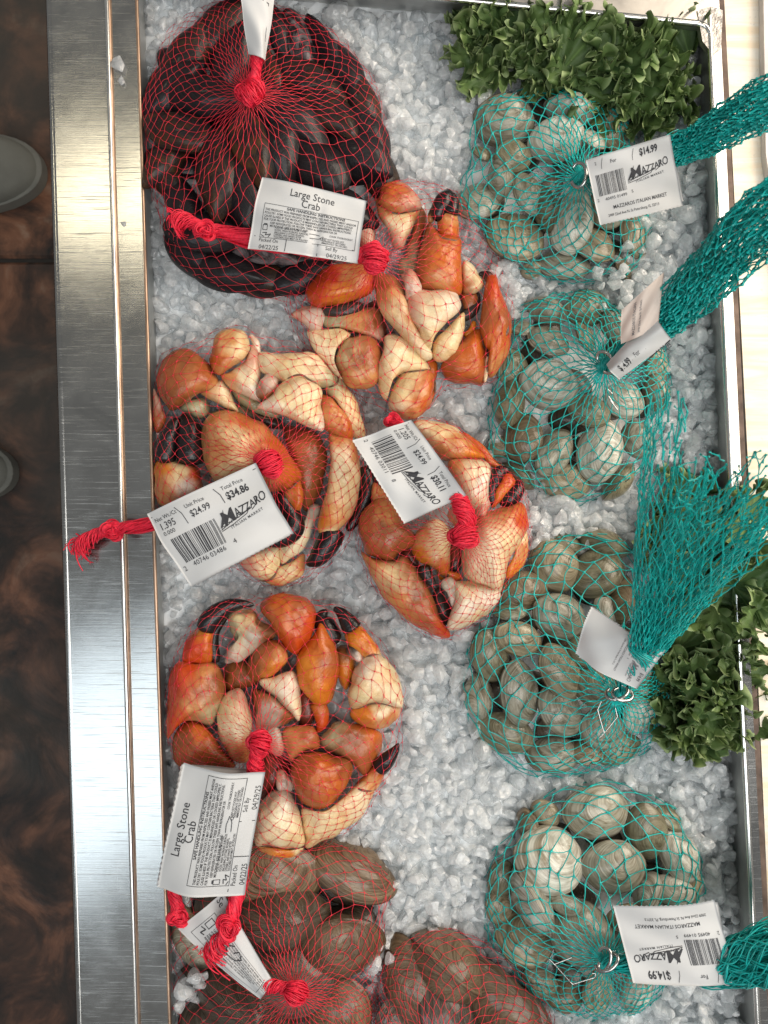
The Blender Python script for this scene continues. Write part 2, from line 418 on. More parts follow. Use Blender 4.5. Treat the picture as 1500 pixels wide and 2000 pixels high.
# welded corner patch
cp = [(1362, 20), (1392, 12), (1412, 20), (1408, 95), (1392, 105), (1372, 80)]
V, F = slab(cp, .040, .0470); part('corner_weld', V, F, m_simple('rough weld', (.42, .40, .38), .4, .35, 160, metallic=.85, bump=.9, bscale=260), tray, smooth=False)
part('tray_bottom', [(-.30, -.62, -.034), (.42, -.62, -.034), (.42, .60, -.034), (-.30, .60, -.034)], [(0, 1, 2, 3)], STEEL_IN, tray)

# pale shelf boards right of the tray
def m_board():
    t = MT('pale worn board'); v = t.coord('Object', (6, 60, 6)); n = t.noise(1.0, 4, v, .6, 1.2); n2 = t.noise(300, 3, t.coord('Object'))
    c = t.mix(t.ramp(n, [(.42, 0), (.62, 1)]), (.86, .80, .70), (.82, .68, .50))
    t.color(t.mix(t.ramp(n2, [(.6, 0), (.7, .4)]), c, (.55, .50, .45))); t.set(Roughness=.5); t.bump(n, .2, .002)
    return t.m
BOARD = m_board()
V, F = slab([(1410, -90), (1481, -90), (1490, 200), (1620, 1200), (1620, 2080), (1514, 2080), (1466, 1000)], .0, .030)
o = part('display_board', V, F, BOARD, smooth=False); tag(o, 'pale sunlit board running along the right side of the steel tray', 'board')
V, F = slab([(1490, -90), (1640, -90), (1640, 1120), (1612, 1120), (1496, 300)], .0, .040)
o = part('cardboard_flap', V, F, m_simple('dusty white board', (.66, .62, .60), .7, .2, 30), smooth=False); tag(o, 'dusty white panel at the far upper right beyond the pale board', 'panel')

# ------------------------------------------------------------------ bag outlines (pixels) ------------------------------------------------
def cr(ox, oy, s): return lambda x, y: (ox+x*s, oy+y*s)
c1 = cr(250, 0, .36667); c2 = cr(550, 320, 1/3); c3 = cr(280, 620, .30667); c4 = cr(680, 800, .25333); c5 = cr(310, 1140, .32667)
b1 = cr(300, 1600, .52); b2 = cr(860, 0, .42667); b3 = cr(930, 520, .38); b4 = cr(900, 1000, .4); b5 = cr(920, 1500, .38667)
def tr(f, pts): return [f(*p) for p in pts]
OUT = dict(
 mussel=[(300,140),(330,60),(400,12),(470,-18),(560,18),(640,55),(700,110),(745,190),(757,280),(755,370),(735,450),(700,520),(640,575),(560,590),(480,572),(400,545),(340,500),(315,440),(296,370),(280,290),(276,210)],
 crab1=tr(c2, [(0,560),(60,500),(330,420),(540,150),(680,95),(860,110),(1000,150),(1120,260),(1240,420),(1310,620),(1350,820),(1352,1000),(1290,1200),(1200,1300),(960,1310),(880,1430),(740,1510),(600,1440),(400,1330),(200,1200),(60,940),(10,760)]),
 crab2=tr(c3, [(60,480),(110,260),(250,180),(420,110),(570,50),(700,90),(1000,190),(1250,310),(1370,520),(1430,760),(1450,1000),(1350,1300),(1270,1480),(1120,1620),(900,1720),(680,1670),(400,1500),(150,1300),(50,1100),(40,800)]),
 crab3=tr(c4, [(500,90),(700,75),(900,160),(1080,340),(1200,440),(1340,560),(1400,800),(1398,1100),(1260,1330),(1140,1560),(960,1680),(750,1780),(500,1670),(250,1440),(110,1200),(55,950),(80,780),(190,600),(260,300)]),
 crab4=tr(c5, [(400,110),(570,80),(760,55),(920,100),(1080,130),(1270,270),(1400,480),(1465,700),(1450,850),(1440,1000),(1340,1230),(1180,1430),(1000,1560),(850,1650),(700,1670),(560,1600),(350,1300),(130,1100),(50,930),(45,700),(75,450),(190,240)]),
 quahog1=[(322,1760),(400,1700),(480,1660),(600,1640),(700,1665),(765,1720),(752,1780),(742,1880),(735,1980),(720,2080),(560,2140),(400,2120),(320,2050)],
 quahog2=[(740,1900),(780,1850),(860,1815),(950,1838),(1040,1910),(1085,2000),(1100,2120),(1000,2250),(860,2280),(760,2200),(722,2080),(722,1980)],
 teal1=[(918,262),(935,215),(1005,180),(1080,162),(1150,182),(1210,220),(1245,275),(1275,350),(1280,420),(1262,480),(1222,545),(1150,556),(1070,548),(1000,515),(960,470),(905,412),(898,360),(920,310)],
 teal2=tr(b3, [(190,250),(300,170),(450,135),(600,128),(720,205),(880,310),(985,440),(1005,600),(965,800),(880,1000),(780,1100),(600,1200),(450,1215),(300,1130),(130,1020),(60,960),(70,700),(140,450)]),
 teal3=tr(b4, [(330,220),(450,135),(600,95),(750,120),(850,190),(930,420),(1000,640),(1045,850),(1022,960),(950,1110),(850,1210),(700,1265),(500,1295),(330,1275),(180,1190),(80,1080),(18,950),(18,780),(60,590),(170,450),(250,300)]),
 teal4=tr(b5, [(75,820),(90,500),(200,320),(330,180),(450,105),(640,70),(790,95),(1000,180),(1120,330),(1185,560),(1172,720),(1100,900),(985,1100),(900,1200),(740,1265),(520,1265),(350,1170),(190,1010)]),
)
def shrink(poly, f):
    P = np.array(poly); c = P.mean(0); return (c+(P-c)*f).tolist()

# ------------------------------------------------------------------ crushed ice (stuff)
def ice_variants(n, sub=3):
    import bmesh
    L = []
    bm = bmesh.new(); bmesh.ops.create_icosphere(bm, subdivisions=sub, radius=1); 
    base = np.array([v.co[:] for v in bm.verts]); F = np.array([[v.index for v in f.verts] for f in bm.faces]); bm.free()
    for k in range(n):
        V = base*np.array([1, rng.uniform(.6, .95), rng.uniform(.45, .8)])
        for q in range(8):
            nn = rng.normal(size=3); nn /= np.linalg.norm(nn); d = rng.uniform(.24, .60)
            e = np.maximum(0, V@nn-d); V = V-e[:, None]*nn*.97
        for i in range(len(V)):
            p = Vector(V[i])*2.2+Vector((k*7, 0, 0)); V[i] *= 1+.07*noise.noise(p)
        L.append(V)
    return L, F
ICEV, ICEF = ice_variants(14)
icearea = [(283, -30), (530, 20), (870, 40), (1362, 92), (1378, 420), (1400, 900), (1424, 1400), (1450, 2060), (330, 2060), (318, 1500), (300, 700)]
holes = [shrink(OUT[k], .30 if k.startswith('crab') else .86) for k in OUT]
VV = []; FF = []; nb = 0
def mound(px, py):
    return .010*noise.noise(Vector((px*.006, py*.006, 3.3)))+.006*noise.noise(Vector((px*.017, py*.017, 9.1)))
def chunk(px, py, z, r):
    global nb
    q = Matrix.Rotation(rng.uniform(0, 2*PI), 3, Vector(rng.normal(size=3)).normalized())
    V = ICEV[rng.integers(len(ICEV))]@np.array(q)*r+np.array(W(px, py, z)); VV.append(V); FF.append(ICEF+nb); nb += len(V)
step = 19
for layer, (z, st, rr) in enumerate(((-.008, 28, (.010, .015)), (-.001, 24, (.008, .0145)), (.006, 30, (.0055, .013)))):
    ys = np.arange(-40, 2080, st)
    for iy, y in enumerate(ys):
        for x in np.arange(270+(iy % 2)*st/2, 1470, st):
            px = x+rng.uniform(-.42, .42)*st; py = y+rng.uniform(-.42, .42)*st
            if not inside(icearea, px, py): continue
            if any(inside(h, px, py) for h in holes): continue
            r = rng.uniform(*rr)
            if rng.random() < .16: r *= 1.35
            if rng.random() < .35: r *= .72
            zz = z+mound(px, py)+rng.uniform(-.003, .003)
            # piled up against the right wall, sunk near the left wall
            zz += .010*max(0, min(1, (px-1250)/120))-.006*max(0, min(1, (400-px)/90))
            chunk(px, py, zz, r)
# piece cluster over the lower left of the quahog bag, and shards lying on it
for (cx, cy, n_, sp, z0) in ((372, 1935, 16, 26, .030), (735, 1870, 9, 22, .02), (1225, 550, 26, 44, .012), (985, 545, 14, 30, .012)):
    for k in range(n_): chunk(cx+rng.normal()*sp*.6, cy+rng.normal()*sp*.6, z0+rng.uniform(0, .012), rng.uniform(.006, .011))
V = np.concatenate(VV); F = np.concatenate(FF)
# the compacted ice below
gx = np.arange(262, 1490, 12.); gy = np.arange(-60, 2080, 12.)
GX, GY = np.meshgrid(gx, gy); Z = np.array([[-.007+mound(x, y)*.7+.004*noise.noise(Vector((x*.06, y*.06, 1))) for x in gx] for y in gy])
B = Wn(GX, GY, Z).reshape(-1, 3); BF = grid_faces(len(gy), len(gx), base=len(V))[:, ::-1]
BF3 = np.concatenate([BF[:, [0, 1, 2]], BF[:, [0, 2, 3]]])
o = part('crushed_ice', np.concatenate([V, B]), np.concatenate([F, BF3]), ICE, smooth=False)
o.data.materials.append(SNOW); mi = np.zeros(len(o.data.polygons), np.int32); mi[len(F):] = 1; o.data.polygons.foreach_set('material_index', mi)
tag(o, 'heap of crushed translucent ice filling the steel tray', 'ice', kind='stuff')
print('ice faces', len(F))

# ------------------------------------------------------------------ kale
def kale_leaf(name, px, py, z, L, width, ang, tilt, seed, parent, wavy=1.0):
    """a leaf opened as a fan round its stem end, the margin crimped into frills of three sizes"""
    r = np.random.default_rng(seed+100); na, nr = 640, 26
    ph = r.uniform(0, 2*PI, 9); hue = r.uniform(0, 1)
    a = np.linspace(-2.75, 2.75, na)[None, :]; t = np.linspace(.02, 1, nr)[:, None]
    lobes = 1-.26*np.sin(a*2.9+ph[0])**2-.08*np.sin(a*7+ph[1])
    R = (L*.62*np.cos(a/2)**.8*lobes*.85+width*.20)
    e = np.clip((t-.40)/.60, 0, 1); e2 = e**1.6
    k = wavy*(L/.08)
    w1 = a*8.5+ph[2]+.9*np.sin(a*2.1+ph[3]); w2 = a*23+ph[4]+1.2*np.sin(a*5+ph[5]); w3 = a*58+ph[6]+1.5*np.sin(a*11+ph[7])
    e = np.clip((t-.62)/.38, 0, 1); q = float(r.uniform(0, 90)); an = a[0]
    g1 = np.array([noise.noise(Vector((x*1.6, q, 0))) for x in an])[None]; g2 = np.array([noise.noise(Vector((x*5, q, 7))) for x in an])[None]; g3 = np.array([noise.noise(Vector((x*2.2, q, 17))) for x in an])[None]
    W1 = a*16+4.5*g1*2+ph[2]; W2 = a*44+7*g2+ph[4]; am = 1+.9*g2; f1 = e**1.1; f2 = e**1.5
    rad = R*t*(.86+.14*(1-e))+k*(.0042*f1*np.cos(W1*.5+g2*3)+.0026*f2*np.cos(W2*.5+1))*am
    tan = k*(.0034*f1*np.sin(W1*2+.4)*am+.0011*f2*np.sin(W2*2))
    zz = k*(.0105*f1*np.sin(W1)*am+.0050*f2*np.sin(W2))+.008*e*(1+g3)+.014*np.sin(PI*t*.7)*np.cos(a*.5)+.012*g1*t+.006*g3*t*2-.0016*np.abs(np.sin(a*3))*t
    x = rad*np.sin(a)+tan*np.cos(a); y = rad*np.cos(a)-tan*np.sin(a)-L*.25
    ee = np.clip((t-.5)/.5, 0, 1)*np.ones_like(x)
    nn = np.array([(noise.noise_vector(Vector((p*125, w*125, q)))[:] if g > .02 else (0, 0, 0)) for p, w, g in zip(x.ravel(), y.ravel(), ee.ravel())]).reshape(*x.shape, 3)*(ee[..., None]*k*.0080)
    x = x+nn[..., 0]; y = y+nn[..., 1]; zz = zz+nn[..., 2]*1.3
    V = np.stack([x, y, zz], -1).reshape(-1, 3)
    vein = np.maximum(0, np.cos(a*6.0))**40*(1-.6*t)*(t < .92)+.8*np.exp(-(a/.035)**2)*(1-.5*t)
    vein = vein*(1-e*.7)
    def L3(A, B, f): return A*(1-f[..., None])+B*f[..., None]
    f0 = (hue*.5+.5*e+0*a); C = L3(np.array([.048, .095, .032]), np.array([.16, .23, .075]), np.clip(f0, 0, 1))
    C = L3(C, np.array([.17, .27, .085]), np.clip(.75*vein+0*t, 0, 1)); C = L3(C, np.array([.36, .44, .22]), np.clip((e-.80)/.20, 0, 1)+0*a)
    M = Matrix.Rotation(ang, 3, 'Z')@Matrix.Rotation(tilt, 3, 'X')@Matrix.Rotation(r.uniform(-.4, .4), 3, 'Y')
    V = V@np.array(M).T+np.array(W(px, py, z))
    if py < 300:      # the leaves lean against the inside of the tray wall
        lim = W(1362, py, .03).x; V[:, 0] = np.where(V[:, 0] > lim, lim+(V[:, 0]-lim)*.06, V[:, 0])
    return part(name, V, grid_faces(nr, na), KALE, parent, col=C.reshape(-1, 3))
def kale(label, leaves, loc):
    root = empty('kale_bunch', W(*loc, 0), label, 'kale', 'bunches of curly kale garnishing the tray')
    for i, (px, py, z, L, w, deg, tilt) in enumerate(leaves):
        kale_leaf('leaf', px, py, z, S(L), S(w), math.radians(deg), math.radians(tilt), i*3+len(label), root)
kale('big curly dark green kale bunch filling the upper right corner of the tray', [
 (955, 60, .012, 190, 150, 20, 10), (930, 120, .010, 170, 120, 70, -10), (1010, 60, .020, 180, 150, -10, 18), (1080, 95, .024, 190, 160, 15, 8),
 (1150, 110, .020, 200, 170, -60, 6), (1120, 140, .012, 230, 160, 80, 5), (1050, 120, .012, 190, 120, 100, 0), (1205, 120, .022, 180, 140, -20, 15),
 (1240, 125, .018, 150, 130, 30, 10), (1275, 130, .020, 125, 100, -40, 20), (1285, 175, .018, 135, 100, 170, 10), (1275, 220, .014, 145, 115, 200, 10),
 (1235, 190, .018, 200, 150, 215, 6), (1200, 150, .020, 170, 130, 240, 10), (1292, 232, .012, 120, 95, 150, 18), (960, 20, .018, 150, 110, -50, 20),
 (1300, 130, .008, 200, 160, 90, 0), (1000, 100, .014, 170, 130, 190, 8), (1262, 255, .006, 120, 110, 210, 0), (1165, 108, .020, 150, 120, 60, 14), (1080, 80, .012, 150, 120, -80, 16), (925, 75, .016, 130, 110, 100, 10)], (1150, 130))
kale('curly kale bunch on the ice below the flared teal net, at the right wall', [
 (1330, 1300, .018, 170, 130, 10, 12), (1390, 1290, .024, 170, 140, -30, 10), (1350, 1350, .026, 160, 140, 60, 10), (1400, 1360, .026, 170, 140, -70, 12),
 (1330, 1410, .018, 150, 130, 150, 12), (1385, 1430, .018, 150, 120, 200, 10), (1345, 1440, .012, 130, 120, 180, 18), (1420, 1310, .028, 140, 120, 20, 15),
 (1360, 1385, .030, 130, 120, -10, 12), (1305, 1340, .012, 120, 110, 80, 5), (1415, 1400, .022, 130, 110, 100, 14), (1360, 1250, .02, 150, 130, -60, 12)], (1360, 1360))
kale('kale bunch seen through the flared teal net, leaning over the right rail', [
 (1350, 1020, .020, 190, 150, 10, 10), (1400, 1060, .030, 190, 150, -30, 14), (1340, 1110, .022, 180, 140, 50, 8), (1410, 1140, .034, 180, 150, -60, 10),
 (1300, 1010, .010, 140, 110, 20, 5), (1450, 1110, .055, 150, 120, -20, 20), (1370, 1190, .028, 160, 140, 130, 10), (1290, 1080, .012, 150, 110, 100, 4),
 (1455, 1200, .058, 130, 90, 40, 14), (1340, 960, .012, 140, 110, -10, 10), (1430, 1010, .050, 140, 110, 60, 12)], (1370, 1090))

# ice chips lying on the steel ledge
for (px, py, rr, lab) in ((231, 128, .010, 'dull melting ice chip on the inner steel ledge near the top edge'), (236, 156, .0075, 'small glassy ice chip on the steel ledge just below the dull one'), (240, 436, .0035, 'tiny water bead on the steel ledge beside the tied red tail')):
    q = Matrix.Rotation(rng.uniform(0, 6), 3, 'Z'); Vc = (ICEV[rng.integers(14)]*np.array([1, 1.2, .55]))@np.array(q)*rr+np.array(W(px, py, LT-.004+rr*.3))
    o = part('ice_chip', Vc, ICEF, ICE); tag(o, lab, 'ice chip', 'ice chips on the ledge')
# ------------------------------------------------------------------ clams and mussels
def valve_mesh(kind, seed, nphi=48, nt=22):
    """one shell half: unit length along x, opening plane z=0, bulging to +z; growth rings follow attribute 'ring'.y"""
    r = random.Random(seed); V = []; UV = []
    if kind == 'clam': umb = Vector((.12+r.uniform(-.05, .05), .375)); H = .30; asp = .43
    elif kind == 'quahog': umb = Vector((.17, .355)); H = .30; asp = .41
    else: umb = Vector((.40, .03)); H = .19; asp = .24
    wob = [r.uniform(-.012, .012) for _ in range(5)]
    def outline(a):
        x, y = math.cos(a), math.sin(a)
        if kind == 'mussel':
            R = 1+.0*a; px = .5*x; taper = .62+.38*(1-(px+.5))**.5 if px > -.5 else 1
            py = asp*y*min(1.12, .45+1.15*(.5-px)**.62)
            return Vector((px, py+.03*math.sin(px*5)))
        k = 1+sum(w*math.cos((i+2)*a+i) for i, w in enumerate(wob))
        px = .5*x*k; py = asp*y*k
        if y > 0: py *= 1-.10*abs(x)**2+.05*math.exp(-((px-umb.x)/.14)**2)
        return Vector((px, py))
    # extent function: rho = radius relative to the outline in that direction
    import bisect
    tab = sorted([(math.atan2(q.y, q.x), q.length) for q in (outline(2*PI*i/200) for i in range(200))])
    ta = np.array([t[0] for t in tab]); tl = np.array([t[1] for t in tab])
    for i in range(nt):
        t = (i/(nt-1))
        for j in range(nphi):
            a = 2*PI*j/nphi; e = outline(a); p = umb.lerp(e, t)
            rho = p.length/np.interp(math.atan2(p.y, p.x), ta, tl, period=2*PI)
            rho = min(1, rho)
            z = H*1.12*(1-rho**2.1)**(.86 if kind != 'mussel' else .72)
            d = (p-umb).length
            z += .055*math.exp(-(d/.13)**2)*(1 if kind != 'mussel' else .3)*(1-rho**6)
            z += .0045*(noise.noise(Vector((t*13, seed, 0)))+.6*noise.noise(Vector((t*31, seed, 5))))*t*2*(1-rho**8)*(1 if kind != 'mussel' else .3)
            V.append((p.x, p.y, z)); UV.append((a/6.2832 if False else math.cos(a)*.5+.15*seed, t))
    F = grid_faces(nt, nphi, wrap_m=True)
    return np.array(V), F, np.array(UV)
CLAMV = {}
for kind, mat in (('clam', CLAM), ('quahog', QUAHOG), ('mussel', MUSSEL)):
    L = []
    for s in range(3):
        V, F, UV = valve_mesh(kind, s+1)
        up = meshdata('shell_half', V, F, mat, uv=UV)
        V2 = V*np.array([1, 1, -1]); dn = meshdata('shell_half', V2, F[:, ::-1], mat, uv=UV+np.array([.9, 0]))
        L.append((up, dn, V, F))
    CLAMV[kind] = L
TINT = dict(white=(.62, .60, .52), tan=(.40, .335, .22), olive=(.26, .235, .15), grey=(.37, .35, .275), brown=(.25, .185, .11), dark=(.11, .085, .06),
            quahog=(.20, .135, .075), bark=(.050, .025, .011), slate=(.012, .011, .014), rust=(.075, .034, .011), worn=(.26, .22, .23))
WORD = dict(white='chalky white', tan='tan', olive='olive brown', grey='grey', brown='brown', dark='dark', quahog='large brown', bark='brown crusted', slate='slate black', rust='rusty brown', worn='pale worn')
NUM = 'one two three four five six seven eight nine ten eleven twelve'.split()
SEEN = set(); CONTENT = {}
def clock(px, py, K, half):
    a = (math.degrees(math.atan2(px-K[0], K[1]-py))) % 360; h = a/30
    n = round(h*2)/2 if half else round(h)
    if n % 1: return 'half past '+NUM[(int(n)-1) % 12]
    return NUM[(int(n)-1) % 12]+" o'clock"
def shell(bag, bagname, K, kind, px, py, z, Lpx, wpx, deg, pose, tint, low=False):
    """pose: f = lying flat, t = tilted, e = standing on edge"""
    tilt = {'f': rng.uniform(-.50, .50), 't': .75*(1 if rng.random() < .5 else -1), 'e': 1.38}[pose]
    tilt2 = rng.uniform(-.2, .2)
    noun = {'clam': 'clam', 'quahog': 'quahog clam', 'mussel': 'mussel'}[kind]
    R = math.hypot(px-K[0], py-K[1])
    ring = 'near knot' if R < 75 else ('midway out' if R < 150 else 'at rim')
    posew = {'f': '', 't': ' tilted', 'e': ' edge-on'}[pose]
    for half in (False, True):
        for dist in ('', 'farther ', 'nearer ', 'smallest '):
            lab = f"{WORD[tint]} {noun}{posew} {ring}, {dist}toward {clock(px,py,K,half)}, {bagname}"
            if low: lab = f"{WORD[tint]} {noun} lying deep, {ring}, toward {clock(px,py,K,half)}, {bagname}"
            if lab not in SEEN: break
        if lab not in SEEN: break
    SEEN.add(lab)
    o = empty({'clam': 'clam', 'quahog': 'quahog_clam', 'mussel': 'mussel'}[kind], W(px, py, z), lab, noun.split()[-1], f"{noun}s in the {bagname}")
    Lm = S(Lpx, z); Wm = S(wpx, z)
    M = Matrix.Rotation(math.radians(-deg), 3, 'Z')@Matrix.Rotation(tilt2, 3, 'Y')@Matrix.Rotation(tilt, 3, 'X')
    o.rotation_euler = M.to_euler()
    var = CLAMV[kind][rng.integers(3)]
    asp0 = {'clam': .86, 'quahog': .82, 'mussel': .50}[kind]
    if pose == 'e': sc = np.array([Lm, Lm*.95, Wm/.62])
    else: sc = np.array([Lm, Wm/asp0, (Lm*Wm)**.5*{'clam': .74, 'quahog': .76, 'mussel': 1.25}[kind]])
    sc[2] = min(sc[2], Lm*1.15); o.scale = sc
    f = rng.uniform(.72, 1.12); c = tuple(x*f for x in TINT[tint])
    Mw = np.array(M)
    for k in (0, 1):
        q = bpy.data.objects.new('shell_half', var[k]); COL.objects.link(q); q.parent = o; q.color = (*c, 1)
        V = var[2]*np.array([1, 1, 1-2*k])
        Vw = (V*sc)@Mw.T+np.array(o.location)
        CONTENT.setdefault(bag, []).append((Vw, np.array(var[3])))
    return o
def fill(bag, bagname, K, kind, rows, f, H, sc, zb=.004):
    P = np.array(OUT[bag]); c = P.mean(0)
    for row in rows:
        x, y, w, h, deg, pose, tint = row
        px, py = f(x, y); w *= {'clam': 1.05, 'mussel': 1.28}.get(kind, .97); h *= {'clam': 1.05, 'mussel': 1.15}.get(kind, .93)
        ins = min(1, math.hypot(px-c[0], py-c[1])/(.5*math.hypot(*(P.max(0)-P.min(0)))*.72))
        z = zb+H*(1-ins**2)+rng.uniform(0, .004)
        shell(bag, bagname, K, kind, px, py, z, w*sc, h*sc, deg, pose, tint)
def underlay(bag, bagname, K, kind, n, size, tint, z=-.002):  # lowest shells; the dark tint paints in shade between the upper ones
    P = np.array(OUT[bag]); c = P.mean(0); pts = []
    tries = 0
    while len(pts) < n and tries < 4000:
        tries += 1
        x, y = rng.uniform(P[:, 0].min(), P[:, 0].max()), rng.uniform(P[:, 1].min(), P[:, 1].max())
        if not inside(shrink(OUT[bag], .82), x, y): continue
        if any(math.hypot(x-a, y-b) < size*.72 for a, b in pts): continue
        pts.append((x, y))
    for x, y in pts:
        shell(bag, bagname, K, kind, x, min(y, 2060), z+rng.uniform(0, .004), size*rng.uniform(.85, 1.1), size*rng.uniform(.7, .85), rng.uniform(0, 360), rng.choice(['f', 't']), rng.choice(tint), low=True)
ID = lambda x, y: (x, y)
N1 = 'topmost teal net'; N2 = 'second teal net'; N3 = 'flared teal net'; N4 = 'lowest teal net'
NM = 'red mussel net'; NQ1 = 'corner red net'; NQ2 = 'bottom-centre red net'
K1 = b2(640, 812); K2 = b3(660, 520); K3 = b4(770, 890); K4 = b5(680, 972); KM = (487, 183); KQ1 = (576, 1940); KQ2 = (860, 2060)
fill('teal1', N1, K1, 'clam', [(290,555,270,220,10,'f','grey'),(590,505,230,120,15,'e','white'),(530,640,250,190,-10,'f','white'),(425,425,160,110,-20,'f','tan'),
 (590,425,170,100,10,'f','tan'),(800,595,190,150,80,'f','tan'),(690,640,150,130,20,'t','white'),(170,925,210,190,-10,'f','grey'),(275,820,200,105,88,'e','grey'),
 (405,890,210,150,70,'f','grey'),(340,1085,270,235,20,'f','tan'),(600,1020,280,190,100,'f','white'),(700,1120,210,170,30,'f','tan'),(885,1075,220,150,75,'f','tan'),
 (565,1215,240,140,5,'f','grey'),(835,1225,130,110,60,'t','brown'),(425,1240,110,90,0,'t','tan'),(190,705,100,90,30,'t','olive'),(485,960,200,100,80,'e','olive'),
 (900,930,150,130,0,'f','tan'),(800,780,190,170,30,'f','grey'),(330,720,170,150,0,'f','olive'),(760,960,180,150,50,'f','grey')], b2, .026, .42667)
underlay('teal1', N1, K1, 'clam', 11, 80, ['dark'])
fill('teal2', N2, K2, 'clam', [(360,230,230,120,20,'e','grey'),(570,215,240,180,-10,'f','olive'),(370,385,220,170,25,'f','grey'),(560,365,160,120,60,'t','tan'),(715,300,170,150,50,'f','grey'),
 (370,610,290,250,20,'f','white'),(180,520,190,160,80,'f','olive'),(170,710,260,140,100,'e','olive'),(240,885,250,205,95,'f','brown'),(400,960,260,170,120,'f','grey'),
 (635,950,320,225,100,'f','white'),(455,1110,250,180,10,'f','tan'),(730,1110,230,110,-50,'e','olive'),(925,510,210,120,85,'f','tan'),(925,650,190,130,80,'f','tan'),
 (760,690,220,190,10,'f','white'),(830,890,200,160,70,'f','grey'),(235,320,120,120,0,'t','grey'),(215,1080,200,100,40,'e','olive'),(580,745,220,160,20,'f','olive'),
 (860,400,170,150,30,'f','olive'),(120,930,120,110,0,'f','tan')], b3, .026, .38)
underlay('teal2', N2, K2, 'clam', 11, 78, ['dark'])
fill('teal3', N3, K3, 'clam', [(455,260,270,220,60,'f','tan'),(665,300,270,230,-40,'f','olive'),(700,160,250,130,20,'e','olive'),(310,390,240,190,-10,'f','brown'),(480,510,270,210,25,'f','grey'),
 (280,620,240,170,25,'f','tan'),(140,700,270,180,75,'f','olive'),(85,900,230,130,85,'e','grey'),(285,885,330,200,80,'f','grey'),(485,780,300,190,60,'f','tan'),
 (485,970,270,210,50,'f','grey'),(210,1080,290,200,15,'f','olive'),(450,1185,260,170,-5,'f','grey'),(880,960,250,180,110,'f','white'),(690,1060,230,200,10,'f','grey'),
 (710,475,150,120,60,'f','white'),(790,430,230,110,100,'e','brown'),(520,150,170,110,20,'t','olive'),(985,900,180,110,90,'f','brown'),(660,860,230,180,30,'f','olive'),
 (610,1170,180,140,0,'t','brown'),(770,1160,220,160,-20,'f','olive'),(830,790,200,170,0,'f','grey'),(600,680,160,140,40,'f','olive'),(240,480,170,120,0,'t','olive')], b4, .026, .40)
underlay('teal3', N3, K3, 'clam', 12, 82, ['dark'])
fill('teal4', N4, K4, 'clam', [(395,465,350,320,20,'f','white'),(630,225,330,290,10,'f','grey'),(720,500,310,270,5,'f','grey'),(885,320,300,200,80,'f','olive'),(1050,440,280,190,60,'f','white'),
 (1010,620,230,150,10,'f','white'),(890,625,210,110,120,'e','white'),(310,680,360,150,62,'e','white'),(560,840,310,290,0,'f','grey'),(265,865,290,240,30,'f','tan'),
 (155,565,220,150,90,'f','olive'),(140,710,180,130,70,'f','tan'),(375,230,160,130,50,'f','tan'),(285,290,170,130,80,'t','brown'),(640,1130,210,170,90,'f','tan'),
 (835,1120,250,140,110,'f','white'),(475,690,190,150,20,'t','grey'),(1125,590,170,90,90,'f','tan'),(350,1090,210,150,40,'f','tan'),(1000,820,240,190,0,'f','grey'),
 (960,990,200,160,50,'f','tan'),(470,1150,180,150,20,'f','brown'),(1010,250,170,130,30,'t','olive'),(790,760,200,180,0,'f','tan')], b5, .028, .38667)
underlay('teal4', N4, K4, 'clam', 11, 92, ['dark'])
fill('mussel', NM, KM, 'mussel', [(348,258,130,74,205,'f','rust'),(430,340,160,80,95,'f','bark'),(322,318,105,56,130,'f','rust'),(318,190,100,54,110,'f','bark'),(325,350,110,46,60,'f','bark'),(620,325,120,82,230,'f','slate'),(695,310,130,84,30,'f','slate'),
 (742,345,100,60,80,'f','bark'),(585,80,110,50,70,'f','worn'),(548,75,90,42,80,'f','slate'),(635,95,120,55,60,'e','slate'),(668,140,130,60,60,'f','slate'),(705,205,130,56,70,'f','bark'),
 (525,150,100,52,75,'t','rust'),(420,62,140,70,-30,'f','bark'),(365,115,150,75,-50,'f','bark'),(340,175,130,66,-40,'f','slate'),(400,190,150,74,20,'f','slate'),(565,235,160,76,40,'f','slate'),
 (640,215,140,70,50,'f','bark'),(600,160,140,70,30,'f','bark'),(500,290,150,80,80,'f','rust'),(555,310,120,70,100,'f','slate'),(480,395,150,74,85,'f','slate'),(415,455,150,80,10,'f','slate'),
 (505,480,130,54,25,'f','worn'),(365,410,120,60,70,'f','slate'),(450,530,140,70,20,'f','slate'),(385,505,120,64,40,'f','slate'),(565,420,140,80,60,'f','slate'),(650,415,150,84,20,'f','slate'),
 (520,550,130,56,10,'f','bark'),(460,120,140,70,-60,'f','slate'),(720,260,110,60,60,'f','slate'),(600,540,130,60,-10,'f','slate'),(470,30,120,64,-10,'f','slate')], ID, .040, 1)
underlay('mussel', NM, KM, 'mussel', 12, 125, ['slate'], 0.0)
fill('quahog1', NQ1, KQ1, 'quahog', [(520,1712,235,170,-5,'f','quahog'),(685,1700,200,120,25,'t','quahog'),(545,1790,210,120,-8,'e','dark'),(665,1850,190,175,-25,'f','quahog'),(375,1848,130,90,60,'t','grey'),
 (480,1960,230,130,25,'e','dark'),(660,1985,180,140,-70,'f','quahog'),(420,2000,150,110,10,'f','dark'),(350,1780,90,80,30,'t','brown'),(560,1900,200,170,10,'f','dark')], ID, .026, 1)
underlay('quahog1', NQ1, KQ1, 'quahog', 7, 150, ['dark'], -.004)
fill('quahog2', NQ2, KQ2, 'quahog', [(800,1925,210,130,75,'f','quahog'),(875,1885,190,120,35,'e','brown'),(975,1965,260,170,50,'t','quahog'),(885,1985,220,150,60,'t','dark'),(1040,2000,170,100,70,'t','quahog'),(780,2010,150,110,80,'f','dark')], ID, .022, 1)
underlay('quahog2', NQ2, KQ2, 'quahog', 5, 140, ['dark'], -.004)
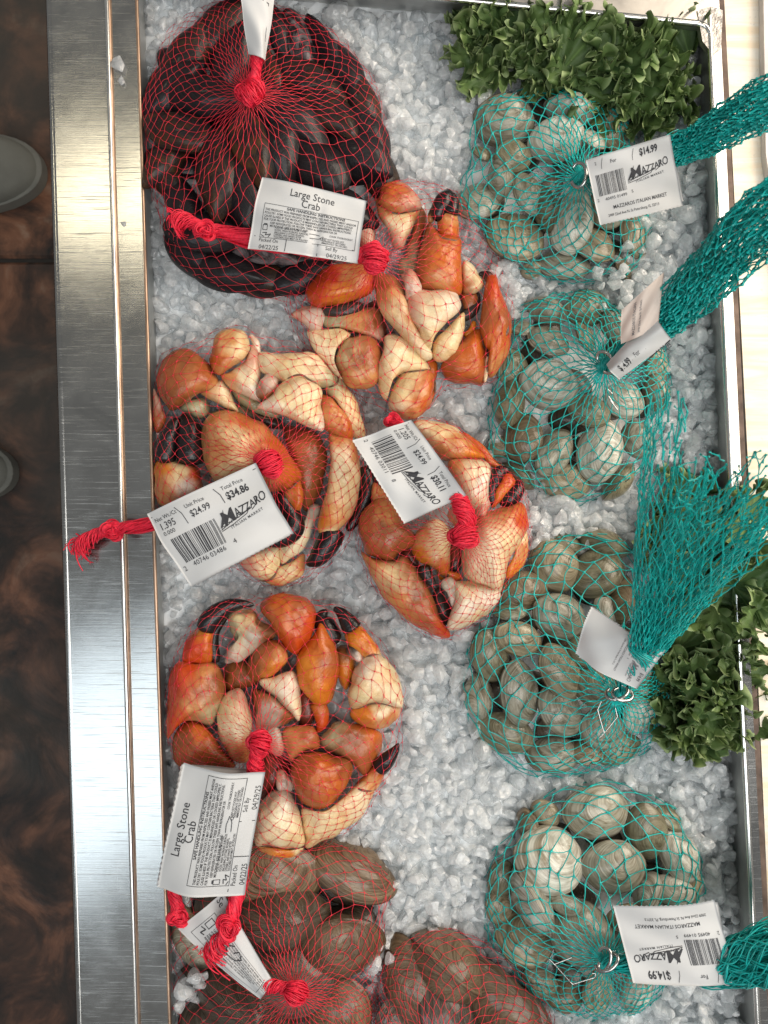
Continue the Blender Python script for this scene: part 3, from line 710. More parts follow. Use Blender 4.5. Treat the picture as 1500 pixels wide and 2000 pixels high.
# ------------------------------------------------------------------ stone crab claws
CC = dict(cream=(.74, .60, .33), pale=(.80, .70, .46), white=(.78, .72, .58), peach=(.58, .27, .095), orange=(.54, .135, .02), deep=(.56, .075, .012), red=(.56, .05, .018),
          brown=(.27, .095, .03), rust=(.38, .11, .034), amber=(.66, .22, .02), black=(.010, .009, .010), soot=(.035, .028, .025), green=(.42, .40, .24), pink=(.62, .36, .26), grey=(.46, .43, .35), maroon=(.22, .05, .03), joint=(.62, .52, .44))
def tint_at(P, f, col):
    if isinstance(col, str): return np.tile(np.array(CC[col]), (len(P), 1))
    A = np.array([f(x, y) for x, y, _ in col]); Cc = np.array([CC[c] for _, _, c in col])
    jit = np.array([[noise.noise(Vector((p[0]*.045, p[1]*.045, 4))), noise.noise(Vector((p[0]*.045, p[1]*.045, 8)))] for p in P])*16
    D = np.linalg.norm((P+jit)[:, None]-A[None], axis=-1)+2
    w = 1/D**3.2; w /= w.sum(1, keepdims=True); return w@Cc
def pillow(name, poly, zc, col, f, parent, fat=1.0, lump=1.0, flat=.56, tilt=(0, 0)):
    """a closed rounded shell with the given outline: rings climb to a crown above and a keel below"""
    P = closed_curve(tr(f, poly), 6, .55); n = len(P)
    nxt = np.roll(P, -1, 0); A = .5*(P[:, 0]*nxt[:, 1]-nxt[:, 0]*P[:, 1]).sum(); per = np.linalg.norm(nxt-P, axis=1).sum()
    if A > 0: P = P[::-1]
    A = abs(A); c = P.mean(0); hw = S(2*A/per, zc)*1.04*fat
    r_ = P-c; w_ = max(5, n//4); Ps = np.stack([np.convolve(np.concatenate([r_[-w_:, q], r_[:, q], r_[:w_, q]]), np.ones(2*w_+1)/(2*w_+1), 'valid') for q in (0, 1)], 1)*1.15
    V = []; C = []; m = 13
    pxy = []
    for i in range(2*m-1):
        a = -PI/2+PI*i/(2*m-2)*1.0
        if i == 0: a = -PI/2+.06
        if i == 2*m-2: a = PI/2-.06
        k = math.cos(a)**flat; z = hw*math.copysign(abs(math.sin(a))**.92, a)*(1 if a > 0 else .8)
        Q = c+((P-c)*k**1.5+Ps*(1-k**1.5))*k; pxy.append(Q)
        zz = zc+z+(Q[:, 0]-c[0])*tilt[0]*5e-4+(Q[:, 1]-c[1])*tilt[1]*5e-4
        V.append(Wn(Q[:, 0], Q[:, 1], zz))
    V = np.concatenate(V); Q = np.concatenate(pxy)
    seed = rng.uniform(0, 99)
    d = np.array([noise.noise(Vector((v[0]*55, v[1]*55, v[2]*55+seed)))*.0022+noise.noise(Vector((v[0]*160, v[1]*160, v[2]*160+seed)))*.0006 for v in V])*lump
    ctr = np.array(W(c[0], c[1], zc)); nrm = V-ctr; nrm /= np.linalg.norm(nrm, axis=1, keepdims=True)+1e-9
    V = V+nrm*d[:, None]*1.35
    F = [tuple(q) for q in grid_faces(2*m-1, n, wrap_m=True)]
    F.append(tuple(range(n))[::-1]); F.append(tuple(range((2*m-2)*n, (2*m-1)*n)))
    o = part(name, V, F, CRAB, parent, col=tint_at(Q, f, col))
    CONTENT.setdefault(CURBAG, []).append((V, np.array(grid_faces(2*m-1, n, wrap_m=True))))
    return o
def horn(name, pts, zc, col, f, parent, flat=1.0, dz=0.0):
    """a tapering finger: rows (x, y, half width) along its middle; dz lifts the tip"""
    A = resample(np.array([(*f(x, y), w*f(1, 0)[0]-w*f(0, 0)[0]) for x, y, w in pts]), 26)
    s = np.linspace(0, 1, 26); R = np.array([S(abs(a), zc) for a in A[:, 2]])
    R = np.maximum(R, .0008); R[0] *= .5; R[1] *= .85; R[-1] *= .35
    if col in ('black', 'soot'): zc += .008; R = R*1.25
    Pw = Wn(A[:, 0], A[:, 1], zc+dz*s)
    V, F = tubes(Pw[None], R[None], 16)
    V = V+np.array([noise.noise(Vector(v*120))*.0007 for v in V])[:, None]*np.array([.6, .6, 1])
    Q = np.repeat(A[:, :2], 16, 0)
    o = part(name, V, F, CRAB, parent, col=tint_at(Q, f, col))
    me = o.data
    CONTENT.setdefault(CURBAG, []).append((V, F))
    return o
def claw(label, f, group, *pieces):
    c = np.mean([np.mean([f(p[0], p[1]) for p in q[1]], 0) for q in pieces], 0)
    root = empty('crab_claw', W(c[0], c[1], 0), label, 'crab claw', group)
    for q in pieces:
        name, poly, z, col = q[:4]; opt = q[4] if len(q) > 4 else {}
        (horn if len(poly[0]) == 3 else pillow)(name, poly, z/100, col, f, root, **opt)
    shells = [q for q in pieces if len(q[1][0]) == 2 and q[0] in ('knuckle', 'segment', 'palm', 'pincer', 'lower_shell', 'outer_shell', 'arm')]
    if len(shells) > 1: SEAMS.append((root, CURBAG, [closed_curve(tr(f, q[1]), 6, .55) for q in shells], [q[2] for q in shells]))
    return root
def seams():
    """the dark soft joint line where one shell plate overlaps the next"""
    for bag_ in ('crab1', 'crab2', 'crab3', 'crab4'):
        V = []; F = []; b = 0
        for v, f in CONTENT[bag_]: V.append(v); F += (f+b).tolist(); b += len(v)
        bv = BVHTree.FromPolygons(np.concatenate(V).tolist(), F); cam0 = Vector((0, 0, CAMZ))
        for root, cb, polys, zs in SEAMS:
            if cb != bag_: continue
            for i, P in enumerate(polys):
                run = []; n = len(P)
                near = []
                for p in P:
                    ok = False
                    for j, Q in enumerate(polys):
                        if j != i and zs[j] < zs[i] and (inside(Q, p[0], p[1]) or np.min(np.linalg.norm(Q-p, axis=1)) < 3): ok = True
                    near.append(ok)
                if not any(near): continue
                s0 = near.index(False) if False in near else 0
                for k in list(range(s0, s0+n))+[None]:
                    if k is not None and near[k % n]: run.append(P[k % n]); continue
                    if len(run) >= 6:
                        R = np.array(run); c = P.mean(0); R = c+(R-c)*1.0; pts = []
                        for q in R:
                            zz = []
                            for dx, dy in ((0, 0), (2.5, 0), (-2.5, 0), (0, 2.5), (0, -2.5)):
                                d = W(q[0]+dx, q[1]+dy, 0)-cam0; d.normalize(); h = bv.ray_cast(cam0, d, 2)
                                if h[0] is not None: zz.append(h[0].z)
                            pts.append(W(q[0], q[1], (min(zz) if zz else 0)+.0006))
                        A = np.array([p[:] for p in pts]); A[1:-1] = (A[:-2]+A[1:-1]+A[2:])/3; m = len(A)
                        rad = .0011*np.sin(np.linspace(.15, PI-.15, m))**.6
                        v, f = tubes(A[None], rad[None], 7)
                        part('joint_seam', v, f, SEAM, root)
                    run = []
SEAM = m_simple('dark joint membrane', (.16, .085, .05), .45, .5, 300)
SEAMS = []
CURBAG = 'crab1'; G = 'stone crab claws in the upper red net'
claw('claw with orange ball knuckle above a cream segment, topmost in the upper crab net', c2, G,
 ('knuckle', [(570,190),(600,120),(680,98),(760,140),(810,235),(790,270),(690,290),(600,255),(560,225)], 3.4, [(650,130,'orange'),(700,200,'rust'),(640,270,'peach'),(790,250,'pink')]),
 ('segment', [(545,190),(575,240),(680,295),(800,262),(790,330),(745,420),(710,510),(660,490),(620,400),(570,300)], 2.9, [(600,260,'peach'),(690,350,'pale'),(720,300,'cream'),(690,480,'pink'),(780,300,'peach')]),
 ('arm', [(800,250),(850,330),(830,460),(790,650),(740,640),(720,520),(760,400)], 1.6, [(800,300,'brown'),(780,600,'green'),(820,400,'rust')]))
claw('upright orange claw with two black pincer tips pointing up, upper right of its net', c2, G,
 ('palm', [(865,345),(930,400),(1050,430),(1056,560),(1055,740),(1000,770),(870,745),(800,720),(800,560),(830,430)], 3.2, [(850,400,'rust'),(950,560,'orange'),(1030,700,'orange'),(850,700,'rust'),(920,700,'peach')]),
 ('pincer', [(925,300),(960,262),(1020,262),(1040,430),(990,445),(925,425),(910,370)], 3.9, [(960,400,'orange'),(990,330,'peach'),(1020,400,'orange')]),
 ('pincer_tip', [(905,330,26),(930,260,42),(965,200,42),(985,152,12)], 3.9, 'black'), ('pincer_tip', [(985,300,38),(1000,230,32),(990,175,20)], 4.0, 'black'),
 ('pincer_tip', [(870,345,16),(885,290,24),(920,220,18),(960,160,6)], 3.3, [(870,340,'peach'),(890,270,'black')]))
claw('coral red claw with two dark round spots on its finger', c2, G,
 ('pincer', [(1200,690),(1215,650),(1260,660),(1290,760),(1340,860),(1350,960),(1335,1090),(1290,1190),(1220,1255),(1205,1190),(1215,1110),(1180,1060),(1165,930),(1180,800)], 3.4, [(1240,720,'deep'),(1200,900,'rust'),(1290,1000,'orange'),(1230,1080,'orange'),(1270,1170,'peach'),(1330,900,'rust')]),
 ('spot', [(1275,920),(1300,910),(1330,950),(1325,1000),(1295,1012),(1272,970)], 4.72, [(1300,960,'soot'),(1280,920,'brown'),(1325,1000,'brown')], dict(fat=.22)),
 ('spot', [(1240,1065),(1262,1055),(1284,1085),(1275,1115),(1250,1118),(1236,1090)], 4.62, 'soot', dict(fat=.22)),
 ('pincer_tip', [(1230,700,26),(1210,660,30),(1175,645,16),(1155,650,8)], 3.3, [(1225,690,'maroon'),(1170,650,'black')]),
 ('palm', [(930,1180),(1000,1090),(1080,1020),(1165,975),(1190,1060),(1212,1120),(1190,1290),(1110,1295),(990,1265),(930,1220)], 2.8, [(1000,1200,'rust'),(1120,1050,'orange'),(1150,1250,'rust'),(1100,1200,'orange')]),
 ('fixed_finger', [(1190,1280,8),(1200,1210,14),(1205,1130,8)], 3.9, 'pale'), ('yellow_hinge', [(1070,1010,14),(1110,980,22),(1130,920,12)], 2.6, 'amber'))
claw('broad cream fan-shaped claw in the centre of the upper crab net', c2, G,
 ('palm', [(725,790),(790,735),(900,735),(1000,740),(1050,790),(1060,850),(980,930),(900,1010),(870,1090),(820,1050),(780,960),(735,870)], 4.1, [(760,800,'pink'),(870,850,'pale'),(1020,780,'white'),(860,1050,'cream')]),
 ('lower_shell', [(1065,870),(1068,960),(1045,1060),(1000,1130),(950,1162),(895,1150),(885,1100),(920,1010),(990,940)], 3.7, [(1050,900,'cream'),(980,1100,'cream'),(930,1000,'pale')]),
 ('joint', [(690,640),(740,618),(800,690),(810,740),(770,800),(725,790),(720,700)], 4.5, [(740,640,'pink'),(770,760,'joint')], dict(lump=2.2)))
claw('long smooth peach and cream segment lying diagonally below the upper red knot', c2, G,
 ('segment', [(545,660),(610,640),(690,690),(730,780),(780,930),(850,1050),(885,1120),(860,1150),(810,1130),(700,1010),(610,910),(550,790)], 3.9, [(600,700,'rust'),(620,780,'peach'),(700,900,'pale'),(640,880,'cream'),(860,1130,'pale'),(760,900,'peach')]))
claw('cream blade with large rounded orange knuckle, lowest claw of the upper crab net', c2, G,
 ('segment', [(605,1010),(650,988),(710,1010),(790,1070),(860,1180),(850,1210),(700,1230),(640,1290),(615,1380),(565,1300),(560,1180),(595,1080)], 3.6, [(640,1050,'pale'),(760,1150,'cream'),(590,1280,'cream'),(700,1100,'pale')]),
 ('knuckle', [(625,1400),(650,1290),(720,1220),(840,1200),(895,1270),(890,1370),(840,1460),(740,1505),(660,1470)], 3.4, [(650,1420,'pale'),(740,1250,'cream'),(830,1400,'orange'),(760,1470,'peach'),(700,1350,'cream'),(880,1300,'orange')]),
 ('arm', [(830,1130),(905,1160),(905,1300),(880,1400),(850,1250)], 2.6, 'orange'))
claw('claw with cream wedge and speckled brown-orange ball at lower left of the upper crab net', c2, G,
 ('segment', [(142,985),(230,962),(330,970),(405,1000),(340,1060),(300,1130),(310,1200),(362,1272),(300,1230),(220,1130)], 3.3, [(200,990,'pale'),(320,1000,'cream'),(270,1150,'pale')]),
 ('knuckle', [(330,1110),(370,1030),(460,1005),(545,1030),(585,1130),(585,1240),(520,1310),(430,1320),(360,1270),(325,1190)], 3.2, [(350,1100,'cream'),(450,1150,'brown'),(540,1080,'rust'),(500,1290,'peach'),(430,1260,'peach')]),
 ('arm', [(230,880),(400,850),(540,840),(585,920),(600,1040),(545,1030),(450,1000),(330,960),(250,955)], 2.4, [(300,900,'green'),(450,930,'peach'),(550,950,'rust'),(580,1020,'pink')]),
 ('joint', [(60,890),(150,840),(220,860),(240,930),(190,965),(130,930)], 2.9, [(100,880,'pink'),(190,920,'joint')], dict(lump=2.5)))
claw('glowing red-orange claw lying beneath the upper white tag with a dark finger below it', c2, G,
 ('palm', [(150,780),(175,690),(240,620),(350,585),(500,595),(545,680),(520,760),(430,805),(320,825),(200,845)], 2.9, [(200,780,'deep'),(300,640,'red'),(400,660,'peach'),(350,760,'amber'),(480,700,'deep'),(250,700,'deep')]),
 ('pincer_tip', [(240,850,20),(320,868,34),(420,850,34),(480,825,10)], 2.6, 'soot'))
claw('pale pink claw half hidden between the upper white tag and its knot', c2, G,
 ('segment', [(470,300),(510,290),(545,400),(540,480),(480,500),(450,430)], 2.5, [(500,320,'white'),(500,450,'pink')]))
claw('small cream claw behind the upright orange claw, right side of the upper crab net', c2, G,
 ('knuckle', [(1060,575),(1120,590),(1175,660),(1180,720),(1120,760),(1060,740)], 2.8, [(1100,610,'pale'),(1160,700,'cream'),(1080,730,'rust')]),
 ('arm', [(1055,740),(1150,740),(1170,800),(1100,880),(1060,850)], 2.0, [(1100,760,'rust'),(1120,860,'brown')]),
 ('pincer_tip', [(1150,760,16),(1120,850,30),(1060,900,26)], 1.8, 'soot'))
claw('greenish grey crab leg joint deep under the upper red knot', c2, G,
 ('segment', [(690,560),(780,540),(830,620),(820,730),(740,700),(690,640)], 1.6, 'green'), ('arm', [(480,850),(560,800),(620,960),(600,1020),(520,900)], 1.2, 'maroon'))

CURBAG = 'crab2'; G = 'stone crab claws in the left red net'
claw('brown-orange ball knuckle with cream arm at upper left of the left crab net', c3, G,
 ('knuckle', [(88,400),(120,280),(200,215),(290,200),(380,250),(440,340),(470,405),(420,455),(330,500),(240,570),(170,595),(120,520)], 3.4, [(150,350,'rust'),(280,260,'brown'),(400,380,'rust'),(200,540,'brown'),(430,430,'peach')]),
 ('segment', [(370,470),(470,405),(520,430),(605,590),(560,590),(470,560),(400,510)], 3.0, [(430,480,'peach'),(500,470,'pale'),(570,570,'cream')]),
 ('joint', [(240,570),(330,510),(400,520),(420,590),(370,650),(300,620)], 2.3, 'green'))
claw('peach ball knuckle over a cream blade at the top of the left crab net', c3, G,
 ('knuckle', [(428,230),(470,110),(560,62),(640,90),(680,170),(670,230),(600,300),(530,345),(470,360),(425,290)], 3.7, [(450,270,'orange'),(560,140,'peach'),(600,200,'cream'),(500,320,'peach'),(640,120,'cream')]),
 ('segment', [(475,372),(560,345),(640,280),(690,190),(735,240),(750,330),(735,420),(750,540),(650,500),(550,450)], 3.3, [(520,380,'peach'),(640,380,'pale'),(710,260,'pink'),(700,480,'white')]),
 ('edge_shell', [(680,110,12),(715,160,24),(735,230,16)], 3.0, [(680,110,'pink'),(720,200,'white')]))
claw('large glossy cream claw with broken hinge at the upper right of the left crab net', c3, G,
 ('palm', [(735,225),(830,222),(960,230),(1060,225),(1170,310),(1240,390),(1200,440),(1100,440),(1000,385),(890,420),(860,400),(750,340)], 3.7, [(780,240,'pale'),(900,300,'cream'),(1100,300,'pale'),(1200,400,'green')]),
 ('lower_shell', [(870,420),(980,365),(1060,395),(1125,450),(1135,560),(1150,715),(1080,712),(940,650),(830,610),(738,580),(740,555),(815,500)], 4.6, [(900,480,'cream'),(1000,430,'pale'),(1060,600,'cream'),(1140,700,'white'),(780,570,'white')]),
 ('outer_shell', [(1130,300),(1240,360),(1320,460),(1380,600),(1412,750),(1330,755),(1290,640),(1230,540),(1160,470)], 2.9, [(1200,380,'green'),(1320,550,'cream'),(1380,720,'cream')]),
 ('joint', [(740,430),(790,370),(840,400),(850,470),(800,520),(745,500)], 3.9, [(790,400,'joint'),(780,490,'brown')], dict(lump=3)),
 ('hinge', [(1080,400,14),(1140,420,22),(1190,400,16),(1230,440,10)], 4.0, 'joint'))
claw('cream curved finger with black tip running down the right rim of the left crab net', c3, G,
 ('knuckle', [(1120,490),(1190,510),(1270,580),(1320,670),(1338,760),(1300,785),(1200,740),(1150,700),(1135,600)], 3.7, [(1150,520,'rust'),(1240,600,'peach'),(1310,740,'orange'),(1180,700,'peach')]),
 ('finger', [(1180,735),(1240,728),(1330,780),(1375,880),(1385,1020),(1360,1180),(1290,1310),(1195,1400),(1115,1350),(1125,1230),(1170,1080),(1190,900)], 3.4, [(1220,760,'peach'),(1280,900,'pale'),(1330,1050,'cream'),(1180,1370,'cream'),(1350,850,'peach'),(1150,1320,'amber')]),
 ('pincer_tip', [(1220,1340,62),(1180,1430,62),(1110,1530,48),(1040,1575,14)], 2.7, 'black'),
 ('pincer_tip', [(1400,950,30),(1430,1080,38),(1390,1220,34),(1300,1360,20)], 1.9, 'black'))
claw('peach and orange central claw with black tip under the left price tag', c3, G,
 ('palm', [(370,700),(400,640),(470,602),(570,600),(720,655),(850,760),(940,880),(1000,990),(980,1050),(900,1105),(700,1100),(500,1060),(430,1000),(380,850)], 4.3, [(430,650,'peach'),(480,850,'peach'),(600,760,'cream'),(640,640,'orange'),(850,820,'orange'),(960,980,'orange'),(600,980,'cream')], dict(flat=.7)),
 ('pincer', [(890,1110),(990,1020),(1020,1150),(1010,1220),(965,1250),(920,1190)], 4.2, [(980,1060,'orange'),(960,1200,'orange'),(910,1120,'peach')]),
 ('pincer_tip', [(850,1120,40),(930,1240,50),(950,1340,62),(880,1420,40),(790,1452,10)], 3.7, 'black'))
claw('cream claw with two pale round shells at the bottom of the left crab net', c3, G,
 ('segment', [(860,1450),(960,1390),(1030,1290),(1060,1190),(1130,1220),(1090,1330),(1050,1440),(960,1520),(880,1570)], 2.6, [(900,1480,'pale'),(1080,1250,'grey'),(1000,1440,'pale')]),
 ('knuckle', [(615,1540),(720,1480),(840,1455),(860,1540),(840,1640),(770,1680),(680,1640)], 2.6, [(660,1560,'pink'),(780,1500,'pale'),(820,1600,'cream')]),
 ('lower_shell', [(850,1590),(940,1560),(1020,1500),(1045,1560),(1010,1640),(900,1705),(790,1695),(740,1660),(820,1640)], 2.4, [(900,1600,'cream'),(1000,1560,'peach'),(800,1680,'peach')]))
claw('claw with two black fingers and orange base touching the left steel ledge', c3, G,
 ('pincer_tip', [(140,930,50),(150,820,52),(190,700,38),(225,640,10)], 3.0, 'black'), ('pincer_tip', [(300,940,70),(305,820,75),(290,700,56),(250,610,16)], 2.9, 'black'),
 ('palm', [(80,930),(180,915),(320,940),(370,1010),(370,1120),(250,1180),(120,1210),(75,1120)], 2.8, [(120,960,'amber'),(230,990,'cream'),(320,1000,'deep'),(130,1120,'peach'),(260,1080,'joint')]))
claw('slim pink shell sliver against the left wall beside the left crab net', c3, G,
 ('segment', [(62,460),(95,500),(130,590),(150,650),(90,720),(62,640)], 2.2, [(80,520,'pink'),(110,660,'rust')]))
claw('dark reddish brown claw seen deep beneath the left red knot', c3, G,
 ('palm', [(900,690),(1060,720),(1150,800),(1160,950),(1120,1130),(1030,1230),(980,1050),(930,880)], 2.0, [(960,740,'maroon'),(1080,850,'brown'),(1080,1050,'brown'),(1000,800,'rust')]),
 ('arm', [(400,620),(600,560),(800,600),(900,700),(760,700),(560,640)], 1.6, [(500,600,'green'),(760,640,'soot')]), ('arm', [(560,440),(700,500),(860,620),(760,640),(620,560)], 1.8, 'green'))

CURBAG = 'crab3'; G = 'stone crab claws in the right red net'
claw('cream and orange curved shell at the top of the right crab net beside the tag', c4, G,
 ('palm', [(505,110),(640,82),(780,120),(900,200),(1000,300),(1050,370),(900,385),(760,390),(680,330),(590,240)], 3.0, [(560,130,'pale'),(700,180,'cream'),(850,250,'peach'),(980,340,'amber'),(720,330,'peach'),(760,130,'cream')]),
 ('edge_shell', [(880,180,22),(1020,300,34),(1120,420,26),(1190,440,10)], 2.7, 'orange'))
claw('plain pale cream palm right of the thirty dollar price tag', c4, G,
 ('palm', [(770,440),(880,385),(1040,385),(1100,440),(1100,560),(1090,690),(1060,790),(960,760),(880,640)], 4.2, [(830,430,'peach'),(950,450,'pale'),(1060,600,'white'),(1000,740,'pale')]),
 ('joint', [(980,700),(1050,640),(1100,700),(1085,800),(1010,820),(975,770)], 4.3, [(1040,690,'joint'),(1030,790,'pink')], dict(lump=3)))
claw('small claw with two black fingers around an orange middle, beside the second teal net', c4, G,
 ('pincer_tip', [(1110,740,30),(1115,600,44),(1160,490,44),(1245,462,16)], 3.3, 'black'),
 ('pincer', [(1150,600),(1215,490),(1295,560),(1270,620),(1190,700),(1110,755),(1130,660)], 4.0, [(1200,540,'deep'),(1180,640,'amber'),(1130,740,'orange')]),
 ('pincer_tip', [(1170,730,24),(1240,690,58),(1300,620,48),(1325,540,16)], 3.4, 'black'))
claw('widest cream claw spreading like a fan right of the central red knot', c4, G,
 ('palm', [(960,830),(1100,790),(1230,740),(1340,730),(1390,880),(1320,1020),(1250,1130),(1210,1290),(1160,1430),(1090,1390),(960,1330),(880,1230),(900,1000)], 4.0, [(1000,850,'rust'),(1150,800,'peach'),(1340,760,'orange'),(1100,1000,'pale'),(1250,1000,'cream'),(1100,1300,'pale'),(960,1100,'pale'),(1380,880,'deep')]),
 ('lower_shell', [(1330,850),(1375,930),(1392,1080),(1350,1200),(1240,1290),(1225,1230),(1280,1120),(1310,1000)], 3.2, [(1350,920,'cream'),(1370,1100,'peach'),(1260,1260,'amber')]))
claw('speckled tan claw curving along the left rim of the right crab net', c4, G,
 ('knuckle', [(85,860),(130,760),(210,710),(320,700),(390,790),(460,900),(530,1010),(480,1060),(400,1110),(340,1165),(230,1145),(130,1100),(85,980)], 3.7, [(150,850,'rust'),(280,780,'peach'),(250,960,'brown'),(420,1000,'brown'),(480,1030,'rust'),(200,1080,'rust')]),
 ('palm', [(105,1110),(200,1145),(345,1170),(420,1125),(510,1200),(600,1320),(660,1460),(700,1580),(795,1740),(720,1760),(560,1690),(360,1540),(210,1350)], 3.2, [(180,1180,'peach'),(350,1250,'cream'),(450,1180,'rust'),(560,1400,'brown'),(400,1500,'peach'),(620,1620,'rust'),(750,1730,'deep')]),
 ('arm', [(190,570),(260,600),(320,700),(240,705),(190,690)], 3.0, 'peach'))
claw('cream claw directly under the central red knot, orange along its lower edge', c4, G,
 ('palm', [(500,960),(600,860),(700,840),(770,900),(790,1020),(785,1240),(740,1290),(660,1230),(560,1180),(490,1080)], 3.8, [(560,980,'peach'),(680,930,'pale'),(720,1080,'cream'),(560,1120,'amber'),(740,1220,'orange')]),
 ('pincer', [(690,1220),(780,1240),(870,1260),(880,1310),(780,1330),(700,1310)], 3.3, [(720,1250,'amber'),(850,1290,'orange')]),
 ('pincer_tip', [(580,1200,38),(600,1270,38),(640,1330,26),(680,1385,8)], 4.1, 'black'),
 ('arm', [(860,700),(960,760),(940,900),(880,1000),(820,900),(760,800)], 3.4, [(850,760,'pink'),(930,850,'peach')]))
claw('ribbed white wedge with grey broken joint at the bottom of the right crab net', c4, G,
 ('palm', [(820,1330),(900,1325),(1030,1350),(1165,1400),(1150,1500),(1060,1590),(940,1660),(770,1700),(790,1580),(830,1460)], 4.1, [(880,1370,'pale'),(1100,1430,'white'),(900,1580,'white'),(980,1620,'cream')]),
 ('joint', [(715,1340),(770,1305),(840,1360),(855,1440),(800,1520),(760,1430)], 4.4, [(750,1350,'grey'),(820,1440,'joint')], dict(lump=2.5)),
 ('pincer_tip', [(700,1370,20),(700,1460,44),(740,1560,56),(760,1660,20)], 2.2, 'soot'))
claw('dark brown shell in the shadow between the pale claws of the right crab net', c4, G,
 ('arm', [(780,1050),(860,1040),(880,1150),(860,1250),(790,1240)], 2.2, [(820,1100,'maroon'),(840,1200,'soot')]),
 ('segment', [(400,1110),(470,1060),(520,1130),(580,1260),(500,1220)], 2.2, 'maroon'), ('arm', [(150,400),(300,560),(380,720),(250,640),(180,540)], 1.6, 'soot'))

CURBAG = 'crab4'; G = 'stone crab claws in the lowest crab net'
claw('red-orange claw with long curved black pincer, upper left of the lowest crab net', c5, G,
 ('palm', [(55,915),(58,750),(65,580),(100,480),(200,462),(320,470),(375,560),(395,640),(345,800),(300,850),(180,810),(110,860)], 3.5, [(90,600,'red'),(90,800,'deep'),(180,520,'deep'),(260,520,'peach'),(250,650,'rust'),(320,780,'green'),(200,740,'peach'),(350,600,'brown')]),
 ('pincer', [(140,470),(155,370),(215,285),(255,250),(325,240),(320,340),(335,430),(300,480),(210,490)], 3.8, [(180,380,'red'),(270,280,'amber'),(240,400,'deep'),(310,430,'orange')]),
 ('pincer_tip', [(275,290,44),(310,215,52),(390,150,42),(480,122,26),(570,128,8)], 3.9, 'black'),
 ('pincer_tip', [(345,470,24),(330,380,24),(340,290,20),(400,200,14),(440,170,6)], 3.0, 'black'))
claw('dull orange wedge at the lower left of the lowest crab net beside the tall tag', c5, G,
 ('segment', [(80,940),(130,850),(190,812),(260,830),(330,910),(400,1000),(450,1095),(330,1120),(200,1110),(110,1080)], 3.3, [(130,900,'brown'),(250,880,'orange'),(350,1050,'brown'),(200,1050,'rust')]))
claw('grey-white torn shell piece inside the curve of the long black pincer', c5, G,
 ('palm', [(425,200),(500,165),(575,145),(620,230),(690,295),(640,360),(520,440),(390,490),(400,400),(470,340),(440,280)], 3.3, [(480,200,'cream'),(480,300,'green'),(600,180,'peach'),(560,330,'grey'),(420,440,'joint'),(640,320,'brown')], dict(lump=2.2)))
claw('glossy coral red knuckle at the very top of the lowest crab net', c5, G,
 ('knuckle', [(600,150),(660,90),(750,62),(850,72),(915,120),(948,220),(910,310),(860,370),(830,422),(780,405),(740,350),(680,260)], 4.0, [(700,120,'orange'),(850,120,'rust'),(780,240,'orange'),(820,380,'deep'),(920,240,'deep'),(640,160,'rust')]))
claw('long amber-orange finger standing right of the centre in the lowest crab net', c5, G,
 ('palm', [(820,470),(860,380),(935,300),(970,230),(1030,320),(1070,430),(1080,560),(1030,690),(960,720),(900,680),(840,600)], 3.6, [(860,500,'amber'),(950,380,'orange'),(1030,450,'rust'),(960,650,'amber'),(1050,600,'orange')]),
 ('finger', [(940,700,44),(970,760,48),(975,830,38),(950,890,12)], 3.2, [(960,720,'orange'),(960,850,'deep')]))
claw('pale claw half covered by strings at the centre of the lowest crab net', c5, G,
 ('lower_shell', [(605,590),(680,560),(770,520),(815,530),(842,640),(848,760),(838,825),(780,760),(700,690)], 3.9, [(650,590,'pale'),(780,600,'white'),(830,780,'pale')]),
 ('knuckle', [(530,500),(570,400),(640,355),(720,345),(775,410),(775,470),(700,530),(620,570),(560,575)], 3.8, [(560,480,'brown'),(650,420,'rust'),(740,430,'peach'),(700,500,'amber')]))
claw('rounded cream shell just left of the red knot of the lowest crab net', c5, G,
 ('knuckle', [(345,830),(370,710),(430,640),(490,625),(540,720),(560,850),(550,980),(520,1060),(440,1050),(385,950)], 4.0, [(380,750,'cream'),(450,850,'pale'),(500,680,'pink'),(470,1020,'peach')]),
 ('joint', [(560,640),(620,640),(700,690),(820,790),(770,830),(690,870),(600,880),(570,760)], 3.6, [(600,680,'brown'),(650,780,'grey'),(780,790,'brown')], dict(flat=.5)),
 ('membrane', [(610,900),(700,850),(760,950),(740,1030),(660,1000)], 3.4, [(660,900,'grey'),(720,980,'pink')]))
claw('cream claw with black double tip at upper right of the lowest crab net', c5, G,
 ('pincer_tip', [(1060,360,40),(1010,280,56),(980,200,36),(1000,155,10)], 2.9, 'black'), ('pincer_tip', [(1165,280,50),(1130,225,42),(1090,175,26),(1045,145,10)], 3.8, 'black'),
 ('pincer', [(1115,290),(1200,250),(1270,330),(1330,430),(1380,520),(1290,470),(1180,410),(1125,350)], 3.7, [(1160,300,'amber'),(1250,380,'amber'),(1330,480,'cream')]),
 ('palm', [(1175,510),(1230,440),(1320,430),(1400,500),(1450,620),(1455,720),(1420,735),(1300,710),(1170,750),(1125,680),(1150,590)], 4.1, [(1250,470,'white'),(1350,520,'cream'),(1200,680,'cream'),(1420,680,'pale')]),
 ('knuckle', [(1160,755),(1270,705),(1420,715),(1435,790),(1370,860),(1260,855),(1180,815)], 3.5, [(1230,780,'amber'),(1350,740,'pale'),(1380,830,'peach')]),
 ('arm', [(1060,400),(1120,375),(1180,450),(1160,560),(1120,630),(1075,560)], 2.6, [(1090,420,'brown'),(1130,540,'amber')]),
 ('joint', [(1105,380),(1170,350),(1240,420),(1230,470),(1170,460)], 3.9, [(1140,380,'soot'),(1200,440,'joint')], dict(lump=3)))
